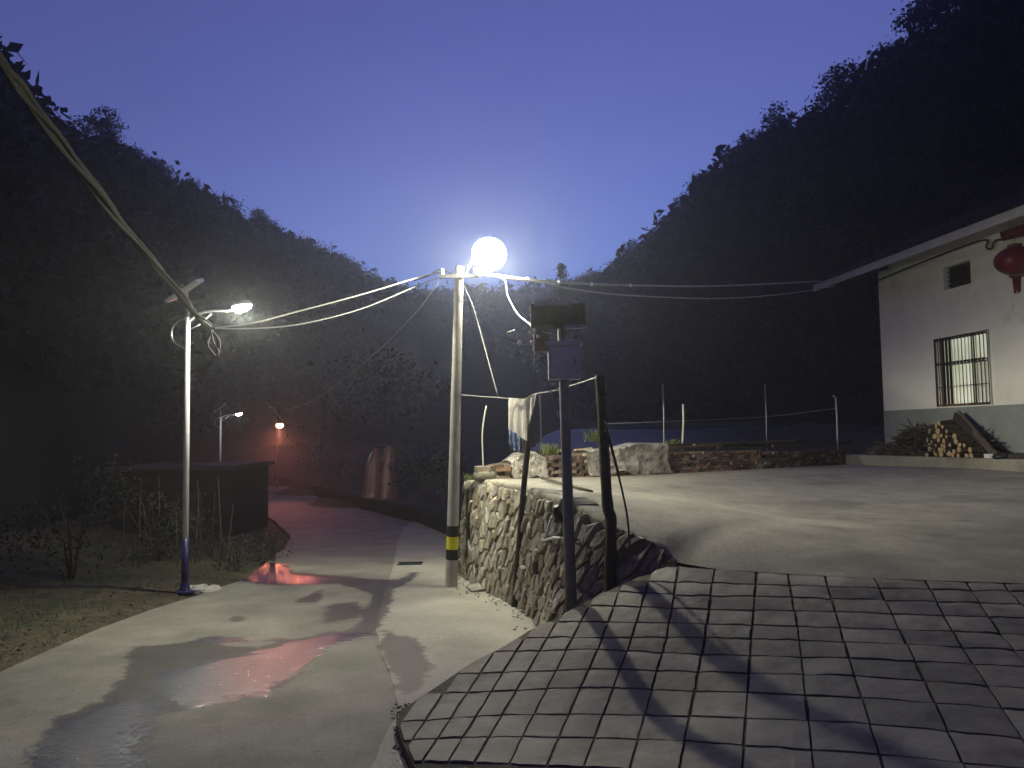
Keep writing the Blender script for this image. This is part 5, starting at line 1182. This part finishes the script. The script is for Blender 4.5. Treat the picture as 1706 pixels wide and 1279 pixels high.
brush('brushwood', W(1452,752,.6)[0], W(1488,752,.6)[0], .35, 60, M['wood'], 'small pale heap of sticks at the corner of the house plinth', 13, .6, .5)
random.seed(99)
a = HP(*W(1596,688,.25), .25); s_, z_ = W(1660,757,.8); b = HPz(s_, .04, .8)
tag(MB().beam(a, b, .14, .05, hn).build('leaning_board', M['wood'], bevel=.004) , 'long board leaning from the window sill down past the firewood', 'board')
a = HP(*W(1590,692,.3), .3); s_, z_ = W(1640,750,.6); b = HPz(s_, .3, .6)
tag(MB().beam(a, b, .18, .04, hn).build('leaning_board', M['woodd'], bevel=.004) , 'dark rough slab of wood leaning behind the long board over the logs', 'board')
s_, z_ = W(1648,756,.85); tag(MB().box(HPz(s_, .05, .85), .24, .12, .09, Matrix.Rotation(1.4,3,'Z')).build('white_block', M['white'], bevel=.006), 'small white block lying at the foot of the leaning board', 'block')
s_, z_ = W(1667,757,.85); tag(MB().lathe(HPz(s_, .0, .85), [(.14,0),(.16,.04),(.12,.10),(.03,.12)], 12).build('dark_shoe_heap', M['hole'], smooth=True), 'flat dark lump beside the small white block on the plinth', 'rag')
s_, z_ = W(1700,757,.5); tag(MB().lathe(HPz(s_, .0, .5), [(.32,0),(.30,.06),(.2,.10),(.03,.12)], 12).build('dark_sack', M['darkcloth'], smooth=True), 'low dark sack on the plinth at the right edge', 'sack')
# pole leaning outside the picture, whose shadow crosses the house wall
a = HP(-10.2, walk_z(-10), .95); b = HP(-5.6, zt-.35, .12)
# ------------------------------------------------------------------ far roadside on the left
q = P(312, 776, 21), P(385, 776, 21); zt_s = q[0].z; zg = road_z(0,21) - .4
shed = thing('low_shed', 'low dark flat-roofed outbuilding standing left of the road bend', 'shed', ((q[0].x+q[1].x)/2, 22, zg))
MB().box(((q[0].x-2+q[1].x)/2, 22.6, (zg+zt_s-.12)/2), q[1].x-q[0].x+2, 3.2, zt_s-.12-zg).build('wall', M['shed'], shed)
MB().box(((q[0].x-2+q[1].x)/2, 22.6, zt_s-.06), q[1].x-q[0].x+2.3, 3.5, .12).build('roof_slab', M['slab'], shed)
MB().box((q[1].x-1.1, 20.985, zg+.95), .7, .04, 1.3).build('door', M['woodd'], shed)
# roadside low wall on the right of the far road
path = [Vector(p) for p in ((-1.3,13.6,0),(-1.5,16,0),(-1.9,19.5,0),(-4.2,25.5,0),(-7.2,32,0),(-11.5,41,0),(-16,50,0))]
mb = MB(); rsm = resample(path, 40)
for i, p in enumerate(rsm):
    x = xr(p.y) + .12; z = road_z(x, p.y); h = .42 + .04*noise.noise((p.y,0,0)) if p.y > 16 else .3
    for dx, dz in ((0,-.2),(0,h),(.3,h+.01),(.34,-.2)): mb.v.append((x+dx, p.y, z+dz))
for i in range(39):
    for k in range(3): qn = i*4+k; mb.f.append((qn, qn+4, qn+5, qn+1))
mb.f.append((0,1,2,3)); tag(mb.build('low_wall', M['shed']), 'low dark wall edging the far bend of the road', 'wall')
# plastic-wrapped bundles and pale panel beyond that wall
def shroud(name, x0, x1, yt, yb_, Y, label, seed):
    mb = MB(); n, mz = 20, 16; c0_, c1_ = P(x0, yb_, Y), P(x1, yb_, Y); cx = (c0_.x+c1_.x)/2; R_ = abs(c1_.x-c0_.x)/2; zt__ = P(x0, yt, Y).z; zb__ = P(x0, yb_, Y).z
    for k in range(mz+1):
        v = k/mz; z = zb__ + (zt__-zb__)*v; rr_ = R_*(1-v)**.55 + .05
        for j in range(n): a = 2*PI*j/n; w_ = 1 + .28*noise.noise((math.cos(a)*1.6+seed, math.sin(a)*1.6, v*3)) + .12*math.sin(7*a+seed+v*2); mb.v.append((cx + rr_*w_*math.cos(a) + (v*.15), Y + rr_*w_*math.sin(a), z + .05*noise.noise((j,k,seed))))
    for k in range(mz):
        for j in range(n): mb.f.append((k*n+j, k*n+(j+1)%n, (k+1)*n+(j+1)%n, (k+1)*n+j))
    mb.f.append(tuple(mz*n+j for j in range(n))); return tag(mb.build(name, M['redsheet'], smooth=True), label, 'wrapped bundle')
shroud('wrapped_bundle', 603, 634, 747, 828, 27, 'left and lower of two crinkled shiny plastic-wrapped heaps beside the far road', 3)
shroud('wrapped_bundle', 626, 658, 741, 830, 27.2, 'right and taller of two crinkled shiny plastic-wrapped heaps beside the far road', 8)
a = P(646,752,30); tag(MB().box(a, .9, .06, .45).build('pale_panel', M['slab'], bevel=.01), 'pale bluish panel showing behind the plastic-wrapped heaps', 'panel')
def shrub(name, x, yb_, Y, w_, h, label, seed, n=500, size=.07, mt='leafd', group=None):
    c = P(x, yb_, Y); r_ = thing(name, label, 'shrub', c, group); V = crown_quads(n, size, w_, h*.5, 14, 'round', seed); V[:,2] += -.05
    quads_object('foliage', V, M[mt], r_); mb = MB()
    for k in range(5): a = k*1.25; mb.tube([(0,0,-.4),(.1*w_*math.cos(a),.1*w_*math.sin(a),h*.3),(.5*w_*math.cos(a),.5*w_*math.sin(a),h*.8)], [.02,.015,.006], 5)
    me = mb.build('stem', M['bark']); me.parent = r_; return r_
shrub('shrub', 705, 815, 24, 1.0, 1.3, 'dim bushy shrub between the wrapped heaps and the utility pole', 31)
shrub('shrub', 738, 818, 22, .7, 1.4, 'narrow shrub partly behind the utility pole', 32)
shrub('shrub', 560, 815, 34, 1.5, 1.6, 'dark shrub left of the wrapped heaps beyond the road', 33)
shrub('shrub', 514, 770, 40, 1.0, 2.2, 'shrub catching light just right of the red lamp', 34)
shrub('shrub', 455, 930, 15.5, .45, .6, 'low leafy weed clump where the left verge meets the far road', 35, 400, .035, 'leafd')
shrub('shrub', 395, 945, 14.2, .6, .7, 'weed clump on the verge right of the solar lamp post', 36, 500, .035, 'leafd')
shrub('shrub', 640, 700, 60, 5, 6, 'large dark bush at the foot of the far slope behind the wrapped heaps', 37, 900, .3)
shrub('shrub', 260, 945, 15.5, 1.2, 1.6, 'dark bush behind the verge left of the solar lamp post', 38, 1400, .045)
shrub('shrub', 120, 950, 13, 1.3, 1.7, 'dark bush at the far left of the verge', 39, 1400, .045)
# thin bare saplings behind the verge
for k, (x, yb_, yt, lean) in enumerate(((232,935,800,4),(245,930,840,-6),(262,935,790,3),(284,930,830,8),(296,935,850,-3),(322,935,815,10),(338,930,800,-9),(352,925,820,6),(368,930,795,-5),(382,925,840,7),(205,940,830,3),(330,940,860,-12))):
    a = P(x, yb_, 14.5 + (k%4)*.5); b = P(x+lean, yt, a.y+.2)
    tag(MB().tube([a - Vector((0,0,.3)), a.lerp(b,.5) + Vector((.02*(k%3-1),0,0)), b], [.014,.011,.005], 5).build('sapling', M['bark'], smooth=True), 'thin bare stem among the saplings in the dark behind the solar lamp post', 'sapling', 'thin bare stems behind the verge')
# ------------------------------------------------------------------ verge litter and grass
g_ = np.random.default_rng(5)
def scatter(n, test, size, mat_, name, label, upright=False, zf=ground_z, area=(-12,8,3,22)):
    out = []
    xs = g_.uniform(area[0], area[1], n*6); yv = g_.uniform(area[2], area[3], n*6); c = 0
    for x, y in zip(xs, yv):
        if not test(x, y): continue
        z = zf(x, y); s_ = size*g_.uniform(.5,1.5); a = g_.uniform(0,2*PI); d = np.array([math.cos(a), math.sin(a), 0]); e = np.array([-math.sin(a), math.cos(a), 0])
        if upright: t_ = np.array([g_.normal()*.35, g_.normal()*.35, 1.0])*s_*2.2; p_ = np.array([x,y,z]); out += [p_-d*s_*.08, p_+d*s_*.08, p_+t_*.6+d*s_*.05, p_+t_]
        else: tl = np.array([0,0,g_.uniform(-.5,.5)]); p_ = np.array([x,y,z+s_*.3]); out += [p_-d*s_, p_-e*s_*.5+tl*s_*.5, p_+d*s_+tl*s_, p_+e*s_*.5]
        c += 1
        if c >= n: break
    o = quads_object(name, np.array(out), mat_); tag(o, label, 'ground cover', kind='stuff')
verge = lambda x, y: x < xl(y) - .02 and noise.noise((x*1.1, y*1.1, 4)) > -.35 and x > xl(y) - 5
scatter(6000, verge, .036, M['leafg'], 'grass', 'short sparse grass and weeds on the left verge', True)
scatter(6000, lambda x, y: x < xl(y) + .12 and x > xl(y) - 5, .03, M['earth'], 'leaf_litter', 'dead leaves and litter on the left verge')
scatter(260, lambda x, y: x < xl(y) + .02 and x > xl(y) - 3, .012, M['wood'], 'leaf_litter', 'pale dry leaf fragments on the left verge')
pts = []
for _ in range(160):
    y = random.uniform(5, 16); x = xl(y) - random.expovariate(1.2); pts.append((x, y, ground_z(x, y)))
pebbles('stones', pts, M['wood'], 'small stones lying in the dirt of the left verge', .008, .03)
def weed(px, py, Y, h, n, label, seed):
    c = P(px, py, Y); r = np.random.default_rng(seed); out = []
    for _ in range(n):
        a = r.uniform(0, 2*PI); d = np.array([math.cos(a), math.sin(a), 0]); t_ = np.array([r.normal()*.4, r.normal()*.3, 1])*h*r.uniform(.5,1.1); p_ = np.array(c)+np.array([r.normal()*h*.35, r.normal()*h*.2, 0]); out += [p_-d*.008, p_+d*.008, p_+t_*.6+d*.012, p_+t_]
    o = quads_object('weed', np.array(out), M['leafg']); tag(o, label, 'weed')
weed(917, 757, 14.6, .22, 130, 'green weed tuft growing on the low brown brick stack', 1)
weed(1122, 742, 16.2, .14, 120, 'yellowish weed tuft at the top right corner of the large plastic sheet', 2)
weed(993, 735, 17.5, .3, 90, 'dim weed tuft in the field just left of the thick wooden post', 3)
weed(783, 800, 12.6, .12, 60, 'tiny weed at the outer corner of the wall beside the tyre', 4)
# drain grate
t = hit(683, 940, road_z); gt = thing('drain_grate', 'small dark drain grate set in the pale road slab near the utility pole', 'grate', t)
mb = MB()
for k in range(9): mb.box((t.x - .2 + k*.05, t.y, t.z+.016), .022, .26, .014)
for dy in (-.13,.13): mb.box((t.x, t.y+dy, t.z+.018), .46, .03, .018)
mb.build('bars', M['black'], gt)
MB().box((t.x, t.y, t.z+.006), .44, .25, .006).build('pit', M['hole'], gt)
# ------------------------------------------------------------------ haze
if HAZE:
    vm = bpy.data.materials.new('night_haze'); vm.use_nodes = True; t = vm.node_tree; t.nodes.clear()
    pv = N(t, 'ShaderNodeVolumePrincipled'); pv.inputs['Density'].default_value = HAZE; pv.inputs['Color'].default_value = (.85, .9, 1, 1); pv.inputs['Anisotropy'].default_value = .78
    ov = N(t, 'ShaderNodeOutputMaterial'); t.links.new(pv.outputs[0], ov.inputs['Volume'])
    hz = MB().box((0, 140, 78), 420, 440, 176).build('haze', vm); tag(hz, 'thin night mist filling the valley', 'haze', kind='stuff')
